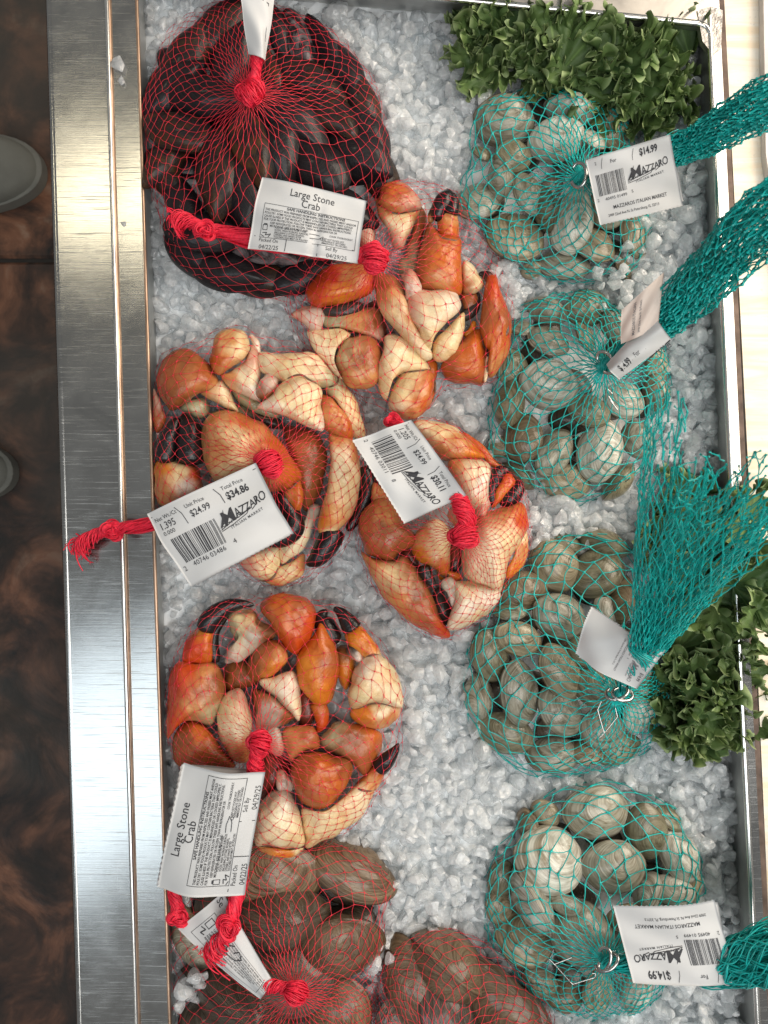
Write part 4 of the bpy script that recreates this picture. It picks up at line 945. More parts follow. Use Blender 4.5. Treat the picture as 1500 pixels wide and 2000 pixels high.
claw('claw with big dull orange ball knuckle right of centre in the lowest crab net', c5, G,
 ('knuckle', [(795,1110),(830,1030),(920,1005),(1050,1030),(1145,1070),(1140,1170),(1080,1280),(970,1345),(860,1320),(805,1220)], 4.3, [(850,1060,'rust'),(1000,1100,'orange'),(900,1250,'rust'),(1100,1080,'brown'),(1020,1200,'orange')]),
 ('segment', [(740,870),(850,858),(925,870),(960,985),(880,1000),(800,1060),(770,980)], 3.7, [(780,900,'peach'),(900,920,'rust'),(850,980,'peach')]),
 ('palm', [(960,950),(1010,860),(1060,815),(1180,840),(1330,880),(1335,960),(1290,1060),(1230,1140),(1150,1070),(1020,1010)], 3.0, [(1020,880,'green'),(1150,900,'brown'),(1300,900,'orange'),(1230,1080,'rust')]))
claw('long cream claw with lone black tip at lower right of the lowest crab net', c5, G,
 ('palm', [(855,1340),(960,1370),(1090,1290),(1180,1200),(1260,1150),(1310,1190),(1220,1380),(1100,1480),(980,1540),(880,1580),(865,1460)], 3.1, [(900,1420,'pale'),(1050,1400,'cream'),(1200,1300,'pale'),(1290,1180,'peach'),(900,1550,'cream')]),
 ('pincer', [(1180,1210),(1240,1130),(1310,1085),(1360,1110),(1310,1210),(1250,1240)], 3.3, [(1210,1200,'orange'),(1330,1120,'orange'),(1280,1200,'peach')]),
 ('pincer_tip', [(1310,1110,42),(1360,1060,40),(1410,1000,22),(1435,955,6)], 3.1, 'black', dict(dz=.012)))
claw('cream claw with amber lower cap right of the tall upright tag', c5, G,
 ('palm', [(575,1400),(620,1310),(690,1240),(790,1240),(830,1340),(860,1460),(868,1560),(790,1582),(660,1565),(575,1560)], 3.7, [(640,1330,'pale'),(750,1280,'white'),(750,1450,'pale'),(840,1540,'cream')]),
 ('knuckle', [(570,1562),(680,1575),(790,1590),(868,1580),(820,1640),(720,1665),(640,1640)], 3.1, [(600,1580,'peach'),(750,1620,'amber'),(840,1590,'cream')]),
 ('joint', [(690,1140),(730,1105),(780,1140),(800,1220),(740,1250),(700,1200)], 3.7, [(730,1150,'pink'),(760,1210,'joint')], dict(lump=2)))
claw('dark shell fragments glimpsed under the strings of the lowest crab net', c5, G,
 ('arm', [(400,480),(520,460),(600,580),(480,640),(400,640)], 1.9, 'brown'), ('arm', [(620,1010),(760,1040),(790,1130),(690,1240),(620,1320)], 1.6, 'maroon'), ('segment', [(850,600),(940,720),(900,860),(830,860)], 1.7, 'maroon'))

seams()
# ------------------------------------------------------------------ nets, knots, tails
def bvh_of(bags):
    V = []; F = []; b = 0
    for k in bags:
        for v, f in CONTENT[k]:
            V.append(v); F += (f+b).tolist(); b += len(v)
    V = np.concatenate(V); return BVHTree.FromPolygons(V.tolist(), F)
CAMV = Vector((0, 0, CAMZ))
def hit(bvh, px, py, floor):
    d = W(px, py, 0)-CAMV; d.normalize(); h = bvh.ray_cast(CAMV, d, 2)
    return max(floor, h[0].z) if h[0] is not None else floor
def netting(bags, bag, K, zk, NC, NR, r, mat, parent, seed=1, jitter=.22, eps=.0012, zrim=-.004, r0=9, twist=.15, power=1.0, knot=1.9, start=0, slack=.10):
    rr = np.random.default_rng(seed); bvh = bvh_of(bags)
    P = closed_curve(OUT[bag], 5, .6)
    D = P-np.array(K); ang = np.arctan2(D[:, 1], D[:, 0]); rad = np.hypot(D[:, 0], D[:, 1]); o = np.argsort(ang); ang = ang[o]; rad = rad[o]
    XY = np.zeros((NR+1, NC, 2))
    for i in range(NR+1):
        s = i/NR; f = math.sin(s*PI/2*.93)/math.sin(PI/2*.93); f = f**power
        for j in range(NC):
            th = 2*PI*(j+.5*(i % 2)+twist*math.sin(i*.55+j*.31))/NC+.10*math.sin(3*2*PI*j/NC+seed)
            R = np.interp((th+PI) % (2*PI)-PI, ang, rad, period=2*PI)
            rr_ = r0+(R*1.012-r0)*f+rr.normal()*jitter*4.5*min(1, s*4)*(1 if i < NR else .4)
            t2 = th+rr.normal()*jitter*.5*(2*PI/NC)
            XY[i, j] = (K[0]+rr_*math.cos(t2), K[1]+rr_*math.sin(t2))
    OB = np.array([[hit(bvh, *XY[i, j], zrim) for j in range(NC)] for i in range(NR+1)])
    Z = OB.copy(); Z[0] = zk; Z[-1] = zrim
    lin = np.linspace(zk, zrim, NR+1)[:, None]
    for it in range(90):
        A = Z.copy()
        for i in range(1, NR):
            a = Z[i-1]; b = Z[i+1]
            if i % 2: nb = (a+np.roll(a, -1)+b+np.roll(b, -1))/4
            else: nb = (a+np.roll(a, 1)+b+np.roll(b, 1))/4
            A[i] = np.maximum(OB[i]+eps, nb-.0002)
        Z = A
    S_ = np.array([0, .13, .36, .64, .87, 1]); n = []; Rr = []
    for i in range(start, NR):
        for j in range(NC):
            for q in (0, 1):
                jj = (j+q) % NC if i % 2 else (j-q) % NC
                a = XY[i, j]; b = XY[i+1, jj]; za = Z[i, j]; zb = Z[i+1, jj]
                p = a+(b-a)*S_[:, None]; z = za+(zb-za)*S_
                L = np.linalg.norm(b-a); pn = np.array([-(b-a)[1], (b-a)[0]])/(L+1e-6)
                off = rr.normal()*slack*L*.8*min(1., L/9); p += (np.sin(S_*PI)*off)[:, None]*pn
                if L > 7:
                    for k in (2, 3):
                        z[k] = max(z[k], hit(bvh, p[k][0], p[k][1], zrim)+eps)
                n.append(Wn(p[:, 0], p[:, 1], z)); w = min(1, .55+L/30)
                Rr.append(r*w*np.array([knot, 1.05, 1, 1, 1.05, knot]))
    V, F = tubes(np.array(n), np.array(Rr), 4)
    return part('netting', V, F, mat, parent)
def bundle(path, rad, nst, r, seed=1, twist=1.2, fray=0.0, k=28, droop=0):
    rr = np.random.default_rng(seed); A = resample(np.array([(*W(x, y, z),) for x, y, z in path]), k)
    R = np.interp(np.linspace(0, 1, k), np.linspace(0, 1, len(rad)), [S(q, .05) for q in rad])
    T = np.gradient(A, axis=0); T /= np.linalg.norm(T, axis=1, keepdims=True); up = np.array([0, 0, 1.]); up = np.where(np.abs(T[:, 2:]) > .9, np.array([[1., 0, 0]]), up)
    Sd = np.cross(T, up); Sd /= np.linalg.norm(Sd, axis=1, keepdims=True); N = np.cross(Sd, T); s = np.linspace(0, 1, k)
    out = []; rd = []
    for q in range(nst):
        a0 = rr.uniform(0, 2*PI); q0 = math.sqrt(rr.uniform(.12, 1)); wob = rr.normal()*.35
        a = a0+twist*2*PI*s+.5*np.sin(s*7+q); rho = R*(q0+.10*np.sin(s*11+q*1.7))
        fr = fray*np.maximum(0, s-.72)**1.3*9
        P = A+(np.cos(a)*rho)[:, None]*Sd+(np.sin(a)*rho*.85)[:, None]*N
        P += (fr*rr.normal()*.010)[:, None]*Sd+(fr*rr.normal()*.006)[:, None]*N+(fr*rr.uniform(-.008, .004))[:, None]*T
        out.append(P); rd.append(np.full(k, r)*(1+.3*np.sin(s*23+q)))
    return tubes(np.array(out), np.array(rd), 4)
def overhand(c, zc, size, r, seed, ang=0, nst=26, thick=.52):
    t = np.linspace(0, 2*PI*.985, 30); ca, sa = math.cos(ang), math.sin(ang)
    x = (np.sin(t)+2*np.sin(2*t))/3; y = (np.cos(t)-2*np.cos(2*t))/3; z = -np.sin(3*t)
    X = c[0]+size*(x*ca*1.0-y*sa*.8); Y = c[1]+size*(x*sa*1.0+y*ca*.8); Z = zc+S(size*.32, zc)*z
    return bundle(list(zip(X, Y, Z)), [size*thick]*4, nst, r, seed, twist=2.2, k=70)
def solid_core(path, rad, seed):
    A = resample(np.array([(*W(x, y, z),) for x, y, z in path]), 20); R = np.interp(np.linspace(0, 1, 20), np.linspace(0, 1, len(rad)), [S(q, .05)*.8 for q in rad])
    R[0] *= .3; R[-1] *= .3
    return tubes(A[None], R[None], 10)

# ------------------------------------------------------------------ printed tags
_tc = {}
def text_mesh(s, bold=0.0, shear=0.0, sp=1.0):
    key = (s, bold, shear, sp)
    if key in _tc: return _tc[key]
    cu = bpy.data.curves.new('t', 'FONT'); cu.body = s; cu.resolution_u = 2; cu.offset = bold; cu.shear = shear; cu.space_character = sp
    ob = bpy.data.objects.new('t', cu); COL.objects.link(ob)
    dg = bpy.context.evaluated_depsgraph_get(); me = bpy.data.meshes.new_from_object(ob.evaluated_get(dg))
    V = np.array([v.co[:] for v in me.vertices])[:, :2] if len(me.vertices) else np.zeros((0, 2)); F = [tuple(p.vertices) for p in me.polygons]
    bpy.data.objects.remove(ob); bpy.data.curves.remove(cu); bpy.data.meshes.remove(me)
    _tc[key] = (V, F); return V, F
class Tag:
    """paper card; corners in pixels+height: TL TR BR BL in reading direction. print unit: card width = 1"""
    def __init__(s, parent, corners, bow=(0, 0), zig='b', mat=PAPER, name='price_tag', wave=0, over=None):
        s.c = [np.array((*W(x, y, z),)) for x, y, z in corners]; s.bow = bow; s.wave = wave
        s.w = np.linalg.norm(s.c[1]-s.c[0]); s.h = np.linalg.norm(s.c[3]-s.c[0])/s.w
        s.PV = []; s.PF = []; s.over = over
        nu, nv = 44, 30; V = []
        for j in range(nv):
            for i in range(nu):
                u, v = i/(nu-1), j/(nv-1)
                if zig and 'b' in zig and j == nv-1: v += .006*(1 if i % 2 else -1)
                if zig and 't' in zig and j == 0: v += .006*(1 if i % 2 else -1)
                if zig and 'r' in zig and i == nu-1: u += .005*(1 if j % 2 else -1)
                V.append(s.at(u, v))
        V = np.array(V); F = grid_faces(nv, nu)
        # thin solid
        n = s.nrm(); V2 = V-n*.00035; N = len(V)
        loop = [i for i in range(nu)]+[(j+1)*nu-1 for j in range(1, nv)]+[(nv-1)*nu+i for i in range(nu-2, -1, -1)]+[j*nu for j in range(nv-2, 0, -1)]
        side = [(loop[k], loop[(k+1) % len(loop)], loop[(k+1) % len(loop)]+N, loop[k]+N) for k in range(len(loop))]
        s.o = part(name, np.vstack([V, V2]), np.vstack([F, F[:, ::-1]+N, np.array(side)]), mat, parent)
    def at(s, u, v, lift=0):
        a, b, c, d = s.c
        p = (a*(1-u)+b*u)*(1-v)+(d*(1-u)+c*u)*v; n = s.nrm()
        z = s.bow[0]*math.sin(PI*min(1, max(0, u)))+s.bow[1]*math.sin(PI*min(1, max(0, v)))+(s.wave+.0012)*math.sin(u*5.2+v*3.1)*math.sin(v*4+.5)+.0006*math.sin(u*9-v*12)
        if s.over: z += s.over(u, v)
        return p+n*(z+lift)
    def nrm(s):
        n = np.cross(s.c[1]-s.c[0], s.c[3]-s.c[0]); n /= np.linalg.norm(n)
        if n[2] < 0: n = -n
        return n
    def add(s, V, F):
        b = len(s.PV); s.PV += [tuple(s.at(x, y/s.h, .00028)) for x, y in V]; s.PF += [tuple(i+b for i in f) for f in F]
    def txt(s, t, x, y, size, sx=1.0, bold=0.0, rot=0.0, shear=0.0, sp=1.0, arch=0.0, grow=None):
        V, F = text_mesh(t, bold, shear, sp)
        if not len(V): return
        X = V[:, 0]*size*sx; Y = -V[:, 1]*size
        if grow: Y = Y*(1+grow*np.abs(X/(X.max()+1e-9)-.5)*2)
        if arch: Y = Y-arch*np.sin(PI*X/X.max())
        c, q = math.cos(rot), math.sin(rot)
        s.add(np.stack([x+X*c-Y*q, y+X*q+Y*c], 1), F)
    def rect(s, x0, y0, x1, y1, n=6):
        V = []; F = []
        for i in range(n+1):
            if abs(x1-x0) > abs(y1-y0): x = x0+(x1-x0)*i/n; V += [(x, y0), (x, y1)]
            else: y = y0+(y1-y0)*i/n; V += [(x0, y), (x1, y)]
        for i in range(n): F.append((2*i, 2*i+1, 2*i+3, 2*i+2))
        s.add(V, F)
    def box(s, x0, y0, x1, y1, t=.004):
        s.rect(x0, y0, x1, y0+t, 14); s.rect(x0, y1-t, x1, y1, 14); s.rect(x0, y0, x0+t, y1, 10); s.rect(x1-t, y0, x1, y1, 10)
    def bars(s, x0, y0, x1, y1, seed=3):
        r = random.Random(seed); x = x0; u = (x1-x0)/95
        while x < x1-u:
            w = r.choice([1, 1, 1, 2, 2, 3])*u; s.rect(x, y0, min(x1, x+w), y1, 8); x += w+r.choice([1, 1, 2, 2, 3])*u
    def poly(s, pts): s.add(pts, [tuple(range(len(pts)))])
    def line(s, pts, t=.004):
        for (a, b), (c, d) in zip(pts[:-1], pts[1:]):
            L = math.hypot(c-a, d-b)+1e-9; nx, ny = -(d-b)/L*t/2, (c-a)/L*t/2
            s.add([(a+nx, b+ny), (c+nx, d+ny), (c-nx, d-ny), (a-nx, b-ny)], [(0, 1, 2, 3)])
    def done(s, mat=INK):
        if not s.PV: return
        V = np.array(s.PV)-np.array(s.o.parent.location)
        me = meshdata('print', V, s.PF, mat, smooth=False); o = bpy.data.objects.new('print', me); COL.objects.link(o); o.parent = s.o
def logo(T, x, y, w):
    """shop logo: hillside of little houses under the letters"""
    T.txt('M', x+w*.10, y+w*.05, w*.42, 1.0, .012, -.10, .15); T.txt('AZZARO', x+w*.42, y-w*.0, w*.23, .92, .008, -.14, .2, .86, 0, .35)
    T.poly([(x, y+w*.06), (x+w*.24, y-w*.30), (x+w*.20, y-w*.16), (x+w*.08, y+w*.03)])
    for i in range(9):
        a = x+w*(.02+.06*i); b = y+w*(.08-.012*i)+w*.02*math.sin(i*2.3); T.line([(a, b), (a+w*.04, b-w*.05), (a+w*.09, b-w*.01)], w*.014)
    for i in range(5):
        T.line([(x+w*(.05+.04*i), y+w*.02-i*w*.03), (x+w*(.14+.04*i), y-w*.02-i*w*.025)], w*.018)
    T.line([(x, y+w*.10), (x+w*.25, y+w*.03), (x+w*.6, y-w*.02), (x+w*.78, y-w*.10), (x+w*.66, y+w*.01), (x+w*.3, y+w*.09), (x, y+w*.13)], w*.016)
    T.line([(x+w*.80, y-w*.02), (x+w*.95, y-w*.10), (x+w*.99, y-w*.26)], w*.018)
    T.txt('ITALIAN MARKET', x+w*.22, y+w*.17, w*.085, 1.0, .012, -.10, 0, 1.25)
def scale_label(T, wt, unit, total, digits, last):
    T.txt('Net Wt./Ct', .035, .100, .050, .9); T.txt(wt, .05, .180, .085, .82, .004); T.txt('0.000', .055, .232, .050, 1.0)
    T.line([(.02, .045), (.98, .045)], .006); T.txt('Unit Price', .33, .100, .050, .85); T.txt(unit, .345, .185, .080, .80, .012)
    T.txt('Total Price', .655, .095, .050, .85); T.txt(total, .665, .185, .090, .78, .03)
    T.line([(.25, .05), (.285, .12), (.29, .22)], .006); T.line([(.60, .05), (.63, .12), (.635, .20)], .006)
    T.bars(.085, .275, .50, .50, len(total)+int(last)); T.txt('2', .035, .56, .060); T.txt(digits, .135, .555, .060, 1.0, 0, 0, 0, 1.05); T.txt(last, .545, .54, .060)
    logo(T, .50, .355, .385)
SAFE = ['THIS PRODUCT WAS PREPARED FROM INSPECTED AND PASSED MEAT AND/OR', 'POULTRY. SOME FOOD PRODUCTS MAY CONTAIN BACTERIA THAT COULD', 'CAUSE ILLNESS IF THE PRODUCT IS MISHANDLED OR COOKED IMPROPERLY.', 'FOR YOUR PROTECTION, FOLLOW THESE SAFE HANDLING INSTRUCTIONS.']
def safe_label(T, dy=0):
    T.txt('Large Stone', .30, .130, .100, .86, .002); T.txt('Crab', .42, .215, .100, .86, .002)
    T.box(.09, .235, .96, .545); T.txt('SAFE HANDLING INSTRUCTIONS', .30, .268, .036, 1.0, .02)
    for i, l in enumerate(SAFE): T.txt(l, .105, .300+i*.029, .0300, .78, .012)
    T.box(.105, .425, .150, .475, .005); T.line([(.115, .42), (.145, .42)], .01)
    for i, l in enumerate(['KEEP REFRIGERATED OR FROZEN. THAW IN REFRIGERATOR OR', 'MICROWAVE. KEEP RAW MEAT AND']): T.txt(l, .170, .415+i*.026, .028, .76, .010)
    for i, l in enumerate(['POULTRY SEPARATE FROM OTHER', 'FOODS. WASH WORKING SURFACES', '(INCLUDING CUTTING BOARDS),', 'UTENSILS, AND HANDS AFTER', 'TOUCHING RAW MEAT OR POULTRY.']): T.txt(l, .22, .452+i*.021, .0245, .76, .010)
    T.txt('COOK THOROUGHLY.', .72, .452, .026, .8, .01)
    for i, l in enumerate(['KEEP HOT FOODS HOT.', 'REFRIGERATE LEFTOVERS', 'IMMEDIATELY OR DISCARD.']): T.txt(l, .66, .488+i*.021, .0245, .76, .010)
    T.line([(.54, .455), (.60, .450), (.67, .465)], .006); T.line([(.55, .495), (.62, .490), (.65, .480)], .006)
    T.line([(.64, .478), (.655, .470), (.665, .485), (.655, .498), (.64, .490), (.64, .478)], .004)
    T.line([(.11, .50), (.15, .495), (.14, .52), (.19, .505), (.17, .535)], .007); T.line([(.10, .52), (.13, .535)], .006)
    h = T.h
    T.line([(.04, h-.125), (.95, h-.125)], .006); T.line([(.345, h-.125), (.345, h-.01)], .006); T.line([(.63, h-.125), (.63, h-.01)], .006)
    T.txt('Packed On', .09, h-.080, .048, .85); T.txt('Sell By', .70, h-.080, .048, .85)
    T.txt('04/22/25', .10, h-.012, .058, .9); T.txt('04/29/25', .715, h-.012, .058, .9)
def clam_label(T, s=5):
    T.txt('2', .09, .09, .05, .9); T.txt('For', .27, .115, .060, .85, .01); T.txt('$14.99', .62, .125, .105, .74, .03)
    T.line([(.19, .03), (.165, .10), (.16, .15)], .005); T.line([(.56, .03), (.535, .10), (.53, .15)], .005)
    T.bars(.07, .205, .40, .455, s); T.txt('2', .035, .515, .050); T.txt('40495 01499', .13, .520, .052, .95); T.txt('5', .445, .505, .050)
    logo(T, .43, .335, .42)
    T.txt('MAZZAROS ITALIAN MARKET', .20, .635, .060, .80, .006); T.txt('2909 22nd Ave N. St Petersburg, FL 33713', .12, .715, .046, .76, .004)

def bag(label, cat='net bag', at=(0, 0), group=None): return empty('net_bag', W(at[0], at[1], 0), label, cat, group)
GR = 'red net bags'; GT = 'teal net bags of clams'
def redparts(root, pieces):
    for name, L in pieces: v, f = join(L); part(name, v, f, RED, root)
SR = .00050
# --- mussel bag
B = bag('red net bag of black mussels at the top left of the tray', at=KM, group=GR)
netting(['mussel'], 'mussel', KM, .088, 56, 20, .00018, RED_T, B, seed=3, knot=2.0)
redparts(B, [('knot', [overhand((486, 180), .092, 20, SR, 1, .3), bundle([(500, 160, .094), (492, 180, .096), (484, 206, .090)], [16, 24, 10], 50, SR, 2)]), ('tail', [bundle([(494, 168, .094), (500, 135, .100), (506, 100, .108)], [12, 11, 15], 40, SR, 3), solid_core([(494, 168, .094), (500, 135, .100), (506, 100, .108)], [12, 11, 13], 1)])])
T = Tag(B, [(461, -60, .135), (545, -60, .120), (519, 118, .108), (485, 106, .108)], bow=(.006, 0), zig='b'); T.line([(.55, .55), (.8, .62), (.8, 1.3)], .02); T.done()
V = W(0, 0); T = Tag(B, [(480, 20, .112), (530, -40, .118), (528, 20, .116), (498, 116, .106)], bow=(.004, .003), name='folded_tag', zig=''); T.done()
# --- upper crab bag
B = bag('red net of crab claws at top centre, its tag and tail pointing left', at=(730, 505), group=GR)
netting(['crab1'], 'crab1', (733, 508), .074, 44, 20, .00016, RED_T, B, seed=4, knot=2.9)
redparts(B, [('knot', [overhand((730, 505), .078, 22, SR, 4, 1.2), bundle([(722, 480, .080), (734, 505, .083), (738, 532, .078)], [16, 26, 12], 60, SR, 5)]),
 ('tail', [bundle([(715, 500, .078), (690, 497, .076), (600, 480, .074), (500, 470, .070), (430, 452, .066), (405, 448, .068)], [14, 14, 22, 20, 12, 11], 60, SR, 6), overhand((402, 450), .068, 17, SR, 7, .4), solid_core([(715, 500, .078), (600, 480, .074), (500, 470, .070), (420, 450, .066)], [12, 16, 16, 9], 2),
   bundle([(398, 448, .068), (375, 436, .066), (352, 432, .064), (338, 440, .060)], [10, 13, 20, 24], 46, SR, 8, fray=.35)])])
T = Tag(B, [(512, 346, .090), (716, 392, .088), (698, 514, .082), (484, 486, .080)], bow=(.006, .004), zig='', wave=.002, over=lambda u, v: -.003*math.exp(-((u-.60)/.035)**2)*min(1, v*1.2)); T.h = T.h
T2 = Tag(B, [(514, 352, .084), (706, 396, .082), (694, 506, .078), (490, 478, .076)], bow=(.002, 0), zig='', name='folded_tag')
safe_label(T); T.done()
# --- left crab bag
B = bag('red net of crab claws by the left ledge with the $34.86 tag', at=(519, 897), group=GR)
netting(['crab2'], 'crab2', (527, 905), .078, 44, 20, .00016, RED_T, B, seed=5, knot=2.9)
redparts(B, [('knot', [overhand((524, 905), .080, 22, SR, 9, .7), bundle([(505, 890, .083), (527, 905, .086), (545, 920, .080)], [14, 26, 14], 60, SR, 10)]),
 ('tail', [bundle([(510, 912, .080), (470, 935, .078), (390, 980, .076), (310, 1020, .070), (250, 1030, .062), (225, 1034, .058)], [14, 14, 16, 14, 12, 9], 54, SR, 11), overhand((218, 1036), .056, 17, SR, 12, .4), solid_core([(510, 912, .080), (390, 980, .076), (310, 1020, .070), (235, 1032, .060)], [12, 13, 11, 8], 2),
   bundle([(212, 1034, .056), (190, 1044, .052), (168, 1060, .048), (150, 1078, .042)], [8, 12, 18, 24], 46, SR, 13, fray=.35)])])
T = Tag(B, [(287, 1004, .080), (499, 904, .094), (572, 1042, .088), (373, 1146, .078)], bow=(.005, .003), wave=.0015); scale_label(T, '1.395', '$24.99', '$34.86', '40746 03486', '4'); T.done()
T = Tag(B, [(300, 1012, .070), (495, 914, .080), (566, 1046, .082), (384, 1143, .072)], bow=(.002, 0), name='folded_tag')
# --- right crab bag
B = bag('red net bag of stone crab claws in the middle with the thirty dollar tag', at=(908, 1043), group=GR)
netting(['crab3'], 'crab3', (908, 1045), .078, 44, 20, .00016, RED_T, B, seed=6, knot=2.9)
redparts(B, [('knot', [overhand((906, 1045), .080, 22, SR, 14, .2), bundle([(890, 1030, .083), (908, 1045, .086), (914, 1066, .080)], [16, 28, 14], 64, SR, 15)]),
 ('tail', [bundle([(905, 1040, .082), (912, 1010, .088), (900, 985, .090), (888, 968, .088)], [18, 19, 19, 14], 56, SR, 16), solid_core([(908, 1040, .080), (912, 1010, .086), (900, 985, .087), (888, 968, .086)], [16, 18, 17, 12], 3),
   bundle([(900, 985, .084), (862, 930, .076), (820, 875, .068), (785, 838, .062), (768, 822, .058)], [14, 15, 14, 12, 13], 44, SR, 17), overhand((768, 822), .060, 13, SR, 18, .2)])])
T = Tag(B, [(803, 820, .084), (911, 967, .096), (789, 1022, .084), (688, 860, .082)], bow=(.004, -.002), wave=.002); scale_label(T, '1.205', '$24.99', '$30.11', '40746 03011', '8'); T.done()
# --- lowest crab bag
B = bag('red net bag of stone crab claws at lower left with the upright white tag', at=(503, 1457), group=GR)
netting(['crab4'], 'crab4', (508, 1448), .078, 44, 20, .00016, RED_T, B, seed=8, knot=2.9)
redparts(B, [('knot', [overhand((505, 1455), .080, 18, SR, 19, .9), bundle([(500, 1430, .082), (508, 1450, .086), (505, 1475, .082)], [14, 22, 14], 54, SR, 20)]),
 ('tail', [bundle([(508, 1460, .082), (500, 1485, .082), (498, 1512, .080)], [15, 14, 18], 50, SR, 21), solid_core([(508, 1460, .080), (500, 1485, .080), (498, 1512, .078)], [14, 13, 15], 3),
   bundle([(498, 1500, .076), (480, 1600, .072), (466, 1720, .068), (458, 1775, .074), (448, 1805, .076)], [16, 16, 16, 14, 12], 50, SR, 22), overhand((447, 1812), .078, 20, SR, 23, 1.2), solid_core([(462, 1735, .070), (458, 1775, .074), (448, 1805, .076)], [14, 13, 10], 2),
   bundle([(446, 1815, .078), (436, 1832, .076), (424, 1852, .072), (415, 1872, .070)], [10, 15, 22, 26], 50, SR, 24, fray=.35),
   bundle([(492, 1512, .074), (420, 1600, .068), (345, 1715, .064), (346, 1765, .064), (346, 1790, .064)], [12, 12, 14, 12, 12], 44, SR, 25), overhand((349, 1793), .064, 17, SR, 26, .3), solid_core([(340, 1728, .064), (346, 1765, .064), (346, 1790, .064)], [12, 10, 10], 2)])])
T = Tag(B, [(308, 1732, .076), (358, 1490, .088), (517, 1510, .090), (478, 1748, .080)], bow=(.003, .009), zig='t', wave=.001); safe_label(T); T.done()
T = Tag(B, [(306, 1728, .068), (354, 1493, .074), (512, 1506, .080), (474, 1743, .070)], bow=(.001, -.002), zig='t', name='folded_tag')
# --- quahog bags
B = bag('red net of large brown quahogs in the lower left corner, narrow folded tag', at=KQ1, group=GR)
netting(['quahog1'], 'quahog1', KQ1, .074, 50, 18, .00021, RED_T, B, seed=9, knot=2.0)
redparts(B, [('knot', [overhand((578, 1938), .078, 19, SR, 27, .9), bundle([(575, 1918, .080), (578, 1938, .084), (572, 1956, .080)], [14, 24, 12], 54, SR, 28)]), ('tail', [bundle([(570, 1935, .080), (548, 1928, .078), (520, 1926, .074)], [14, 11, 16], 44, SR, 29), solid_core([(570, 1935, .078), (548, 1928, .076), (520, 1926, .073)], [12, 10, 13], 2)])])
T = Tag(B, [(436, 1742, .062), (533, 1916, .076), (508, 1953, .076), (348, 1814, .062)], bow=(.003, .004), zig='l'); T.h *= 1
T.txt('Se', .02, .10, .10, .9); T.txt('ll By', .24, .07, .07, .9); T.box(.10, .17, .93, .52)
for i, l in enumerate(SAFE+['KEEP REFRIGERATED OR FROZEN. THAW IN REFRIGERATOR OR', 'FOODS. WASH WORKING SURFACES (INCLUDING CUTTING', 'REFRIGERATE LEFTOVERS IMMEDIATELY OR DISCARD.']): T.txt(l, .22, .22+i*.038, .034, .66, .012)
T.line([(.48, .20), (.42, .28), (.47, .36), (.58, .34), (.62, .25), (.55, .2), (.52, .28)], .012); T.box(.12, .22, .19, .33, .008); T.line([(.12, .38), (.17, .36), (.16, .44), (.2, .42)], .012); T.done()
B = bag('red net bag of large brown quahogs at the bottom centre edge, no tag in view', at=(860, 2000), group=GR)
netting(['quahog2'], 'quahog2', KQ2, .066, 46, 18, .00021, RED_T, B, seed=10, knot=2.0)

